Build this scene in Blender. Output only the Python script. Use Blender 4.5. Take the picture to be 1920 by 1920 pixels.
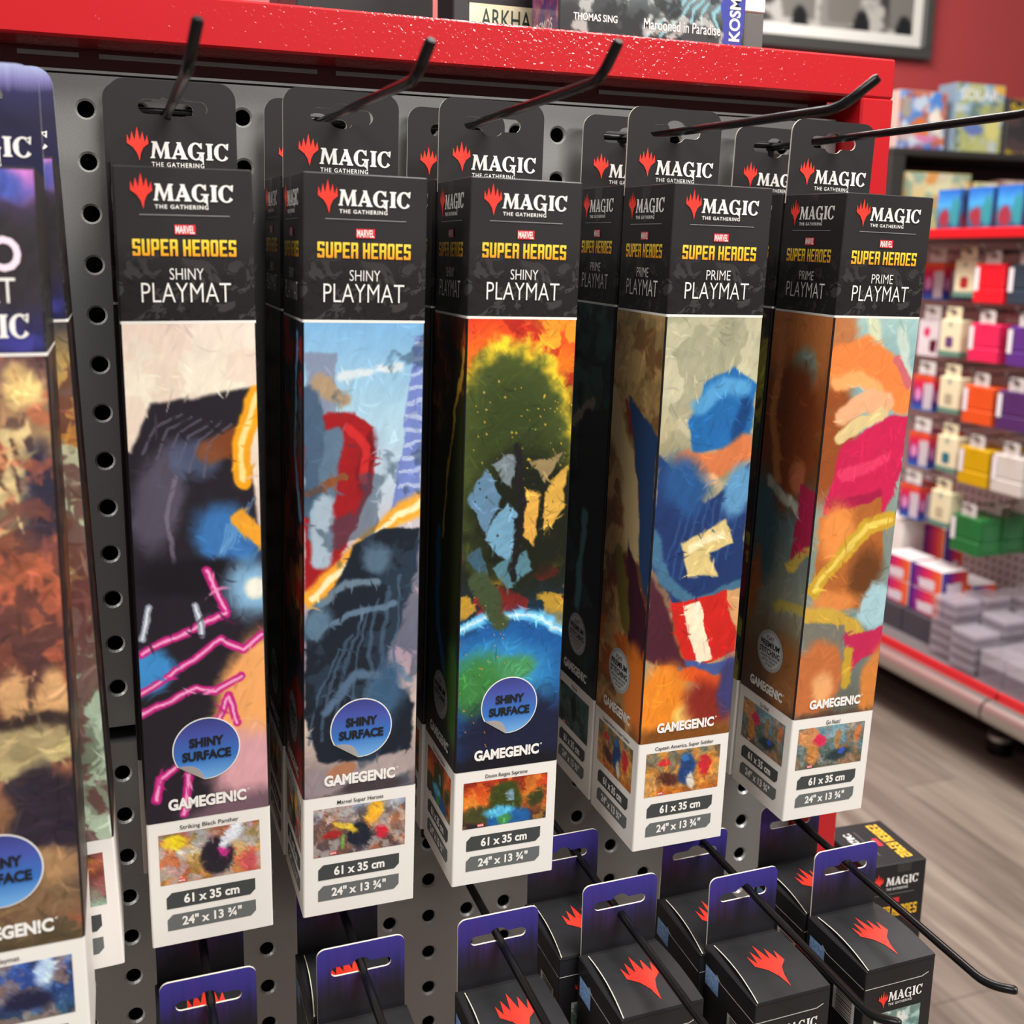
import bpy, math
import numpy as np
from mathutils import Vector, Matrix, Euler
from mathutils.geometry import tessellate_polygon

S = bpy.context.scene
for o in list(bpy.data.objects):
    bpy.data.objects.remove(o)
COL = S.collection

# ------------------------------------------------------------------ camera
cam = bpy.data.cameras.new('camera')
camo = bpy.data.objects.new('camera', cam)
COL.objects.link(camo)
fw = Vector((0.3320, 0.9253, -0.1834)).normalized()
up = Vector((0.0492, 0.1771, 0.9830))
rt = fw.cross(up).normalized()
up = rt.cross(fw).normalized()
camo.matrix_world = Matrix(((rt.x, up.x, -fw.x, 0.0088077), (rt.y, up.y, -fw.y, -0.5827795),
                            (rt.z, up.z, -fw.z, -0.0689313), (0, 0, 0, 1)))
cam.sensor_width = 36
cam.lens = 1979.31 / 1920 * 36
cam.shift_x = (960 - 927.32) / 1920
cam.shift_y = (848.93 - 960) / 1920
cam.clip_start = 0.01
cam.dof.use_dof = True
cam.dof.focus_distance = 0.56
cam.dof.aperture_fstop = 10.0
S.camera = camo

# ------------------------------------------------------------------ world, lamps, exposure
W = bpy.data.worlds.new('store_air')
W.use_nodes = True
W.node_tree.nodes['Background'].inputs[0].default_value = (1.0, 0.95, 0.90, 1)
W.node_tree.nodes['Background'].inputs[1].default_value = 0.20
S.world = W


def area(name, loc, size, power, target, col=(1, 0.965, 0.92), spread=None):
    l = bpy.data.lights.new(name, 'AREA')
    l.shape = 'RECTANGLE'
    l.size, l.size_y = size
    l.energy = power
    l.color = col
    o = bpy.data.objects.new(name, l)
    o.location = loc
    d = Vector(target) - Vector(loc)
    o.rotation_euler = d.to_track_quat('-Z', 'Y').to_euler()
    COL.objects.link(o)
    return o


area('ceiling_lamp', (0.75, -0.85, 1.45), (1.3, 0.5), 60, (0.35, -0.1, -0.2))
area('ceiling_lamp', (0.95, -2.8, 1.50), (0.8, 0.25), 16, (0.2, -0.1, -0.2))
area('ceiling_lamp', (2.0, -3.2, 1.50), (0.8, 0.25), 22, (0.3, -0.1, -0.1))
area('ceiling_lamp', (-1.5, -0.9, 1.45), (1.2, 0.5), 30, (0.3, -0.1, -0.3))  # added lamp on the left, brightens the boxes' left faces
area('ceiling_lamp', (0.9, 0.9, 1.55), (1.2, 0.6), 32, (0.95, 0.9, -1.2))
area('ceiling_lamp', (1.2, 1.7, 1.55), (1.2, 0.6), 60, (2.3, 2.0, -0.3))
S.view_settings.view_transform = 'Standard'
S.view_settings.look = 'None'
S.view_settings.gamma = 1
S.view_settings.use_curve_mapping = False
S.view_settings.exposure = 0.0


# ------------------------------------------------------------------ colour + material helpers
def lin(c):
    c = np.asarray(c, float) / 255.0
    return np.where(c <= 0.04045, c / 12.92, ((c + 0.055) / 1.055) ** 2.4)


def rgba(c):
    return tuple(lin(c)) + (1.0,)


MATS = {}


def mat(name, c, rough=0.5, metal=0.0, spec=0.5, noise=None, bump=None, coat=0.0):
    if name in MATS:
        return MATS[name]
    m = bpy.data.materials.new(name)
    m.use_nodes = True
    nt = m.node_tree
    b = nt.nodes['Principled BSDF']
    b.inputs['Base Color'].default_value = rgba(c)
    b.inputs['Roughness'].default_value = rough
    b.inputs['Metallic'].default_value = metal
    b.inputs['Specular IOR Level'].default_value = spec
    b.inputs['Coat Weight'].default_value = coat
    tc = nt.nodes.new('ShaderNodeTexCoord')
    if noise:
        sc, amt = noise[:2]
        n = nt.nodes.new('ShaderNodeTexNoise')
        n.inputs['Scale'].default_value = sc
        n.inputs['Detail'].default_value = 5
        nt.links.new(tc.outputs['Object'], n.inputs['Vector'])
        r = nt.nodes.new('ShaderNodeValToRGB')
        cc = lin(c)
        lo = tuple(np.clip(cc * (1 - amt), 0, 1)) + (1,)
        hi = tuple(np.clip(cc * (1 + amt), 0, 1)) + (1,)
        r.color_ramp.elements[0].position = 0.3
        r.color_ramp.elements[1].position = 0.7
        r.color_ramp.elements[0].color = lo
        r.color_ramp.elements[1].color = hi
        nt.links.new(n.outputs['Fac'], r.inputs[0])
        nt.links.new(r.outputs[0], b.inputs['Base Color'])
    if bump:
        sc, st, dist = bump
        n = nt.nodes.new('ShaderNodeTexNoise')
        n.inputs['Scale'].default_value = sc
        n.inputs['Detail'].default_value = 1.5
        nt.links.new(tc.outputs['Object'], n.inputs['Vector'])
        bp = nt.nodes.new('ShaderNodeBump')
        bp.inputs['Strength'].default_value = st
        bp.inputs['Distance'].default_value = dist
        nt.links.new(n.outputs['Fac'], bp.inputs['Height'])
        nt.links.new(bp.outputs[0], b.inputs['Normal'])
    MATS[name] = m
    return m


def art_material(rough=0.42):
    if 'printed_artwork' in MATS:
        return MATS['printed_artwork']
    m = bpy.data.materials.new('printed_artwork')
    m.use_nodes = True
    nt = m.node_tree
    a = nt.nodes.new('ShaderNodeAttribute')
    a.attribute_name = 'paint'
    b = nt.nodes['Principled BSDF']
    b.inputs['Roughness'].default_value = rough
    b.inputs['Specular IOR Level'].default_value = 0.35
    nt.links.new(a.outputs['Color'], b.inputs['Base Color'])
    MATS['printed_artwork'] = m
    return m


def gradient_mat(name, stops, axis, lo, hi, rough=0.45, streak=0.0):
    """colour printed along one object axis between lo and hi"""
    if name in MATS:
        return MATS[name]
    m = bpy.data.materials.new(name)
    m.use_nodes = True
    nt = m.node_tree
    b = nt.nodes['Principled BSDF']
    b.inputs['Roughness'].default_value = rough
    b.inputs['Specular IOR Level'].default_value = 0.35
    tc = nt.nodes.new('ShaderNodeTexCoord')
    sp = nt.nodes.new('ShaderNodeSeparateXYZ')
    nt.links.new(tc.outputs['Object'], sp.inputs[0])
    mr = nt.nodes.new('ShaderNodeMapRange')
    mr.inputs['From Min'].default_value = lo
    mr.inputs['From Max'].default_value = hi
    nt.links.new(sp.outputs[axis], mr.inputs['Value'])
    r = nt.nodes.new('ShaderNodeValToRGB')
    els = r.color_ramp.elements
    while len(els) < len(stops):
        els.new(0.5)
    for e, (p, c) in zip(els, stops):
        e.position = p
        e.color = rgba(c)
    src = mr.outputs[0]
    if streak:
        w = nt.nodes.new('ShaderNodeTexNoise')
        mp = nt.nodes.new('ShaderNodeMapping')
        mp.inputs['Scale'].default_value = (420, 1, 6)
        nt.links.new(tc.outputs['Object'], mp.inputs[0])
        nt.links.new(mp.outputs[0], w.inputs['Vector'])
        w.inputs['Scale'].default_value = 1.0
        ma = nt.nodes.new('ShaderNodeMath')
        ma.operation = 'MULTIPLY_ADD'
        ma.inputs[1].default_value = streak
        nt.links.new(w.outputs['Fac'], ma.inputs[0])
        nt.links.new(mr.outputs[0], ma.inputs[2])
        sb = nt.nodes.new('ShaderNodeMath')
        sb.operation = 'SUBTRACT'
        nt.links.new(ma.outputs[0], sb.inputs[0])
        sb.inputs[1].default_value = streak * 0.5
        src = sb.outputs[0]
    nt.links.new(src, r.inputs[0])
    nt.links.new(r.outputs[0], b.inputs['Base Color'])
    MATS[name] = m
    return m


def header_material():
    """dark grey card with a faint comic-ink pattern in its lower half"""
    m = bpy.data.materials.new('dark_header_card')
    m.use_nodes = True
    nt = m.node_tree
    L = nt.links.new
    b = nt.nodes['Principled BSDF']
    b.inputs['Roughness'].default_value = 0.42
    b.inputs['Specular IOR Level'].default_value = 0.25
    tc = nt.nodes.new('ShaderNodeTexCoord')
    n = nt.nodes.new('ShaderNodeTexNoise')
    n.inputs['Scale'].default_value = 60
    n.inputs['Detail'].default_value = 2
    n.inputs['Distortion'].default_value = 2.2
    L(tc.outputs['Object'], n.inputs['Vector'])
    v = nt.nodes.new('ShaderNodeTexVoronoi')
    v.feature = 'DISTANCE_TO_EDGE'
    v.inputs['Scale'].default_value = 75
    vm = nt.nodes.new('ShaderNodeVectorMath')
    vm.operation = 'MULTIPLY_ADD'
    vm.inputs[1].default_value = (0.03, 0.03, 0.03)
    L(n.outputs['Color'], vm.inputs[0])
    L(tc.outputs['Object'], vm.inputs[2])
    L(vm.outputs[0], v.inputs['Vector'])
    r = nt.nodes.new('ShaderNodeValToRGB')
    r.color_ramp.elements[0].position = 0.02
    r.color_ramp.elements[0].color = rgba((27, 25, 26))
    r.color_ramp.elements[1].position = 0.10
    r.color_ramp.elements[1].color = rgba((62, 59, 59))
    L(v.outputs['Distance'], r.inputs[0])
    r2 = nt.nodes.new('ShaderNodeValToRGB')
    r2.color_ramp.interpolation = 'CONSTANT'
    r2.color_ramp.elements[0].color = rgba((34, 32, 33))
    r2.color_ramp.elements[1].position = 0.52
    r2.color_ramp.elements[1].color = (1, 1, 1, 1)
    L(n.outputs['Fac'], r2.inputs[0])
    mi = nt.nodes.new('ShaderNodeMix')
    mi.data_type = 'RGBA'
    mi.blend_type = 'DARKEN'
    mi.inputs[0].default_value = 1
    L(r.outputs[0], mi.inputs[6])
    L(r2.outputs[0], mi.inputs[7])
    sp = nt.nodes.new('ShaderNodeSeparateXYZ')
    L(tc.outputs['Object'], sp.inputs[0])
    mr = nt.nodes.new('ShaderNodeMapRange')
    mr.inputs['From Min'].default_value = 0.325
    mr.inputs['From Max'].default_value = 0.306
    L(sp.outputs[2], mr.inputs['Value'])
    m2 = nt.nodes.new('ShaderNodeMix')
    m2.data_type = 'RGBA'
    L(mr.outputs[0], m2.inputs[0])
    m2.inputs[6].default_value = rgba((47, 44, 45))
    L(mi.outputs[2], m2.inputs[7])
    L(m2.outputs[2], b.inputs['Base Color'])
    return m


M_HEAD = header_material()
M_DARK = mat('dark_card', (45, 42, 43), 0.45, spec=0.25)
M_BLACK = mat('black_card', (34, 33, 35), 0.36, spec=0.35)
M_WHITE = mat('white_card', (240, 236, 230), 0.45, spec=0.35)
M_PAPER = mat('raw_card_edge', (236, 228, 212), 0.7)
M_INK = mat('white_ink', (246, 243, 238), 0.45)
M_GREYINK = mat('grey_ink', (150, 148, 148), 0.45)
M_TXTBLACK = mat('black_ink', (28, 28, 30), 0.45)
M_RED = mat('claw_red', (250, 62, 48), 0.42)
M_MRED = mat('badge_red', (222, 40, 52), 0.42)
M_LAB1 = mat('charcoal_label', (66, 70, 70), 0.45)
M_LAB2 = mat('grey_label', (104, 108, 108), 0.45)
M_SILVER = mat('silver_badge', (178, 178, 176), 0.35, noise=(900, 0.12))
M_GOLD = gradient_mat('gold_ink', [(0.0, (236, 150, 40)), (0.45, (250, 196, 36)), (1.0, (254, 222, 84))], 2, 0.3163, 0.3237)
M_WIRE = mat('black_wire', (12, 12, 13), 0.25, spec=0.4)
M_CLEAR = None


def clear_mat():
    m = bpy.data.materials.new('clear_tape')
    m.use_nodes = True
    nt = m.node_tree
    nt.nodes.remove(nt.nodes['Principled BSDF'])
    t = nt.nodes.new('ShaderNodeBsdfTransparent')
    g = nt.nodes.new('ShaderNodeBsdfGlossy')
    g.inputs['Roughness'].default_value = 0.12
    mx = nt.nodes.new('ShaderNodeMixShader')
    mx.inputs[0].default_value = 0.10
    nt.links.new(t.outputs[0], mx.inputs[1])
    nt.links.new(g.outputs[0], mx.inputs[2])
    nt.links.new(mx.outputs[0], nt.nodes['Material Output'].inputs[0])
    return m


M_CLEAR = clear_mat()


# ------------------------------------------------------------------ mesh helpers
class MB:
    def __init__(self):
        self.v, self.f, self.m, self.mats, self.smooth = [], [], [], [], []

    def mi(self, m):
        if m not in self.mats:
            self.mats.append(m)
        return self.mats.index(m)

    def add(self, vs, fs, m, smooth=False):
        k = len(self.v)
        self.v += [tuple(p) for p in vs]
        i = self.mi(m)
        for f in fs:
            self.f.append([a + k for a in f])
            self.m.append(i)
            self.smooth.append(smooth)

    def box(self, a, b, m, bevel=0):
        x0, y0, z0 = a
        x1, y1, z1 = b
        if bevel:
            e = bevel
            vs, fs = [], []
            ring = [(x0 + e, y0), (x1 - e, y0), (x1, y0 + e), (x1, y1 - e), (x1 - e, y1), (x0 + e, y1), (x0, y1 - e), (x0, y0 + e)]
            ri = [(x0 + e, y0 + e), (x1 - e, y0 + e), (x1 - e, y0 + e), (x1 - e, y1 - e), (x1 - e, y1 - e), (x0 + e, y1 - e), (x0 + e, y1 - e), (x0 + e, y0 + e)]
            for z, rg in ((z0, ri), (z0 + e, ring), (z1 - e, ring), (z1, ri)):
                vs += [(p[0], p[1], z) for p in rg]
            for l in range(3):
                for i in range(8):
                    j = (i + 1) % 8
                    fs.append([l * 8 + i, l * 8 + j, l * 8 + 8 + j, l * 8 + 8 + i])
            fs.append([7 - i for i in range(8)])
            fs.append([24 + i for i in range(8)])
            self.add(vs, fs, m)
            return
        vs = [(x0, y0, z0), (x1, y0, z0), (x1, y1, z0), (x0, y1, z0), (x0, y0, z1), (x1, y0, z1), (x1, y1, z1), (x0, y1, z1)]
        self.add(vs, [[3, 2, 1, 0], [4, 5, 6, 7], [0, 1, 5, 4], [1, 2, 6, 5], [2, 3, 7, 6], [3, 0, 4, 7]], m)

    def tube(self, pts, r, m, n=12, cap=True):
        pts = [Vector(p) for p in pts]
        vs, fs = [], []
        t0 = (pts[1] - pts[0]).normalized()
        a = Vector((0, 0, 1)) if abs(t0.z) < 0.9 else Vector((1, 0, 0))
        nx = t0.cross(a).normalized()
        for i, p in enumerate(pts):
            t = (pts[min(i + 1, len(pts) - 1)] - pts[max(i - 1, 0)]).normalized()
            nx = (nx - t * nx.dot(t)).normalized()
            ny = t.cross(nx)
            rr = r[i] if isinstance(r, (list, tuple)) else r
            for k in range(n):
                an = 2 * math.pi * k / n
                vs.append(p + nx * (rr * math.cos(an)) + ny * (rr * math.sin(an)))
        for i in range(len(pts) - 1):
            for k in range(n):
                j = (k + 1) % n
                fs.append([i * n + k, i * n + j, (i + 1) * n + j, (i + 1) * n + k])
        self.add(vs, fs, m, True)
        if cap:
            self.add([vs[k] for k in range(n)], [list(range(n - 1, -1, -1))], m)
            self.add([vs[-n + k] for k in range(n)], [list(range(n))], m)

    def poly(self, loops, fr, m, off=0.0):
        """flat polygon (outer loop + hole loops) in face coordinates placed by frame fr"""
        pl = [[Vector((p[0], p[1], 0)) for p in l] for l in loops]
        tri = tessellate_polygon(pl)
        flat = [p for l in loops for p in l]
        self.add([fr(p[0], p[1], off) for p in flat], [list(t) for t in tri], m)

    def sheet(self, outer, holes, fr, thick, m_front, m_edge, m_back):
        loops = [outer] + holes
        pl = [[Vector((p[0], p[1], 0)) for p in l] for l in loops]
        tri = tessellate_polygon(pl)
        flat = [p for l in loops for p in l]
        self.add([fr(p[0], p[1], 0) for p in flat], [list(t) for t in tri], m_front)
        self.add([fr(p[0], p[1], -thick) for p in flat], [list(t)[::-1] for t in tri], m_back)
        for l in loops:
            n = len(l)
            vs = [fr(p[0], p[1], 0) for p in l] + [fr(p[0], p[1], -thick) for p in l]
            self.add(vs, [[i, (i + 1) % n, n + (i + 1) % n, n + i] for i in range(n)], m_edge)

    def build(self, name, parent=None, loc=None, fix=False):
        me = bpy.data.meshes.new(name)
        me.from_pydata(self.v, [], self.f)
        for m in self.mats:
            me.materials.append(m)
        me.polygons.foreach_set('material_index', self.m)
        me.polygons.foreach_set('use_smooth', self.smooth)
        me.update()
        o = bpy.data.objects.new(name, me)
        if parent:
            o.parent = parent
        if loc:
            o.location = loc
        COL.objects.link(o)
        return o


def thing(name, label, cat, loc=(0, 0, 0), rot=None, group=None):
    o = bpy.data.objects.new(name, None)
    o.empty_display_size = 0.02
    o.location = loc
    if rot is not None:
        o.rotation_euler = rot
    o['label'] = label
    o['category'] = cat
    if group:
        o['group'] = group
    COL.objects.link(o)
    return o


def tag(o, label, cat, group=None, kind=None):
    o['label'] = label
    o['category'] = cat
    if group:
        o['group'] = group
    if kind:
        o['kind'] = kind
    return o


def structure(o):
    o['kind'] = 'structure'
    return o


def copy_tree(o, parent=None):
    c = o.copy()
    COL.objects.link(c)
    if parent:
        c.parent = parent
    for ch in list(o.children):
        copy_tree(ch, c)
    return c


# ------------------------------------------------------------------ lettering
TXT = {}


def text_geo(s, weight):
    k = (s, weight)
    if k not in TXT:
        cu = bpy.data.curves.new('glyphs', 'FONT')
        cu.body = s
        cu.resolution_u = 3
        if s == 'THE GATHERING':
            cu.space_character = 1.22
        cu.offset = weight
        cu.fill_mode = 'FRONT'
        o = bpy.data.objects.new('glyphs', cu)
        me = bpy.data.meshes.new_from_object(o)
        v = np.array([p.co[:2] for p in me.vertices])
        f = [list(p.vertices) for p in me.polygons]
        bpy.data.objects.remove(o)
        bpy.data.meshes.remove(me)
        bpy.data.curves.remove(cu)
        lo, hi = v.min(0), v.max(0)
        TXT[k] = ((v - lo) / (hi - lo), f, (hi - lo)[0] / (hi - lo)[1])
    return TXT[k]


def put_text(mb, s, fr, x0, x1, y0, y1, m, weight=0.0, off=0.0003, shear=0.0):
    v, f, _ = text_geo(s, weight)
    mb.add([fr(x0 + (x1 - x0) * p[0] + shear * (p[1] - 0.5) * (y1 - y0), y0 + (y1 - y0) * p[1], off) for p in v], f, m)


def arc(cx, cy, ro, ri0, a0, a1, n=16, squash=1.0):
    """arc with a stroke that swells to ri0 at its middle"""
    out, inn = [], []
    for i in range(n + 1):
        a = math.radians(a0 + (a1 - a0) * i / n)
        t = abs(math.cos(a))
        w = 0.09 + (ri0 - 0.09) * t ** 1.4
        out.append((cx + ro * math.cos(a) * squash, cy + ro * math.sin(a)))
        inn.append((cx + (ro - w) * math.cos(a) * squash, cy + (ro - w * 0.95) * math.sin(a)))
    return out + inn[::-1]


SERIF = [
    (0.00, [[[(0, 0), (.30, 0), (.31, .07), (.25, .11), (.37, .64), (.62, 0), (.70, 0), (.93, .64), (.95, .11), (.89, .07), (.90, 0), (1.30, 0), (1.31, .07), (1.24, .11), (1.18, .89), (1.27, .93), (1.26, 1), (.97, 1), (.70, .34), (.45, 1), (.10, 1), (.09, .93), (.19, .89), (.08, .11), (-.01, .07)]]]),
    (1.36, [[[(0, 0), (.32, 0), (.33, .07), (.25, .11), (.30, .24), (.62, .24), (.67, .11), (.60, .07), (.61, 0), (1.06, 0), (1.07, .07), (.99, .11), (.64, .93), (.67, 1), (.34, 1), (.42, .88), (.09, .11), (-.01, .07)], [(.35, .36), (.57, .36), (.47, .66)]]]),
    (2.46, [[arc(.52, .5, .53, .30, 48, 318)], [[(.58, .46), (1.10, .46), (1.10, .39), (1.02, .36), (1.02, -.26), (.90, -.08), (.74, -.01), (.74, .36), (.58, .39)]], [[(.80, .98), (.92, 1.02), (.92, .66), (.83, .68), (.74, .84)]]]),
    (3.66, [[[(0, 0), (.46, 0), (.47, .07), (.38, .11), (.38, .89), (.47, .93), (.46, 1), (0, 1), (-.01, .93), (.09, .89), (.09, .11), (-.01, .07)]]]),
    (4.19, [[arc(.52, .5, .53, .30, 46, 322)], [[(.80, .99), (.97, 1.05), (.93, .64), (.84, .67), (.72, .86)]]]),
]
SERIF_W = 5.15


def put_serif(mb, fr, x0, x1, y0, y1, m, off=0.0003, only=None):
    """the serif word mark with its dropped G"""
    k = (x1 - x0) / SERIF_W
    h = y1 - y0
    for i, (ox, shapes) in enumerate(SERIF):
        if only and i not in only:
            continue
        for sh in shapes:
            mb.poly([[(x0 + (p[0] + ox) * k, y0 + p[1] * h) for p in l] for l in sh], fr, m, off)


CLAW = [(800, 1165), (788, 1122), (768, 1092), (735, 1068), (738, 1021), (752, 1060), (763, 1003), (777, 1052), (792, 978), (806, 1052), (820, 1003), (831, 1060), (845, 1021), (851, 1068), (822, 1092), (808, 1122)]


def put_claw(mb, fr, x0, x1, y0, y1, m, off=0.0003):
    mb.poly([[(x0 + (p[0] - 735) / 116 * (x1 - x0), y0 + (1165 - p[1]) / 187 * (y1 - y0)) for p in CLAW]], fr, m, off)


BLOCK = {  # condensed block capitals as rectangles x0,y0,x1,y1 (unit box)
    'S': [(.04, .84, 1, 1), (0, .46, .33, .94), (.04, .42, .96, .58), (.67, .06, 1, .54), (0, 0, .96, .16), (0, .1, .33, .26), (.67, .74, 1, .92)],
    'U': [(0, .07, .33, 1), (.67, .07, 1, 1), (.08, 0, .92, .17)],
    'P': [(0, 0, .33, 1), (.2, .84, .92, 1), (.67, .42, 1, .94), (.2, .36, .92, .52)],
    'E': [(0, 0, .34, 1), (.2, .84, 1, 1), (.2, .42, .88, .58), (.2, 0, 1, .16)],
    'R': [(0, 0, .33, 1), (.2, .84, .92, 1), (.67, .52, 1, .94), (.2, .44, .92, .58), (.67, 0, 1, .48)],
    'H': [(0, 0, .33, 1), (.67, 0, 1, 1), (.2, .42, .8, .58)],
    'O': [(0, .06, .33, .94), (.67, .06, 1, .94), (.08, .84, .92, 1), (.08, 0, .92, .16)],
}


def put_block(mb, s, fr, x0, x1, y0, y1, m, off=0.0003, slant=0.0):
    n = sum(0.50 if c == ' ' else 1.19 for c in s) - 0.19
    k = (x1 - x0) / n
    x = x0
    h = y1 - y0
    for c in s:
        if c == ' ':
            x += 0.50 * k
            continue
        for q, (a, b, e, d) in enumerate(BLOCK[c]):
            mb.add([fr(x + p[0] * k, y0 + (p[1] + slant * (p[0] - .5)) * h, off + q * 2e-6) for p in ((a, b), (e, b), (e, d), (a, d))], [[0, 1, 2, 3]], m)
        x += 1.19 * k


def rrect(x0, x1, y0, y1, r, n=5, corners=(1, 1, 1, 1)):
    out = []
    for i, (cx, cy, a) in enumerate(((x1 - r, y0 + r, -90), (x1 - r, y1 - r, 0), (x0 + r, y1 - r, 90), (x0 + r, y0 + r, 180))):
        if corners[i]:
            for k in range(n + 1):
                t = math.radians(a + 90 * k / n)
                out.append((cx + r * math.cos(t), cy + r * math.sin(t)))
        else:
            out.append(((x1, y0), (x1, y1), (x0, y1), (x0, y0))[i])
    return out


def euro_slot(cx, cy, hl, hh, bh, bw, low=True):
    """euro hang slot: rounded bar with a bulge above (and below) its middle"""
    p = []
    for k in range(7):
        t = math.radians(-90 + 180 * k / 6)
        p.append((cx + hl - hh + hh * math.cos(t), cy + hh * math.sin(t)))
    up = [(bw * math.cos(math.radians(10 + 160 * k / 10)), hh + (bh - hh) * math.sin(math.radians(10 + 160 * k / 10))) for k in range(11)]
    p.append((cx + bw * 1.22, cy + hh))
    p += [(cx + a, cy + b) for a, b in up]
    p.append((cx - bw * 1.22, cy + hh))
    for k in range(7):
        t = math.radians(90 + 180 * k / 6)
        p.append((cx - hl + hh + hh * math.cos(t), cy + hh * math.sin(t)))
    if low:
        p.append((cx - bw * 1.22, cy - hh))
        p += [(cx - a, cy - b) for a, b in up]
        p.append((cx + bw * 1.22, cy - hh))
    return p


# ------------------------------------------------------------------ abstract printed artwork
def vnoise(x, y, seed):
    r = np.random.default_rng(seed)
    T = r.random((64, 64))
    xi, yi = np.floor(x).astype(int), np.floor(y).astype(int)
    fx, fy = x - xi, y - yi
    fx, fy = fx * fx * (3 - 2 * fx), fy * fy * (3 - 2 * fy)
    g = lambda a, b: T[a % 64, b % 64]
    return (g(xi, yi) * (1 - fx) + g(xi + 1, yi) * fx) * (1 - fy) + (g(xi, yi + 1) * (1 - fx) + g(xi + 1, yi + 1) * fx) * fy


def fbm(x, y, seed, oct=4):
    s, a, t = 0, .5, 0
    for i in range(oct):
        s = s + a * vnoise(x * 2 ** i, y * 2 ** i, seed + i)
        t += a
        a *= .55
    return s / t


def sstep(a, b, x):
    t = np.clip((x - a) / (b - a), 0, 1)
    return t * t * (3 - 2 * t)


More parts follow.
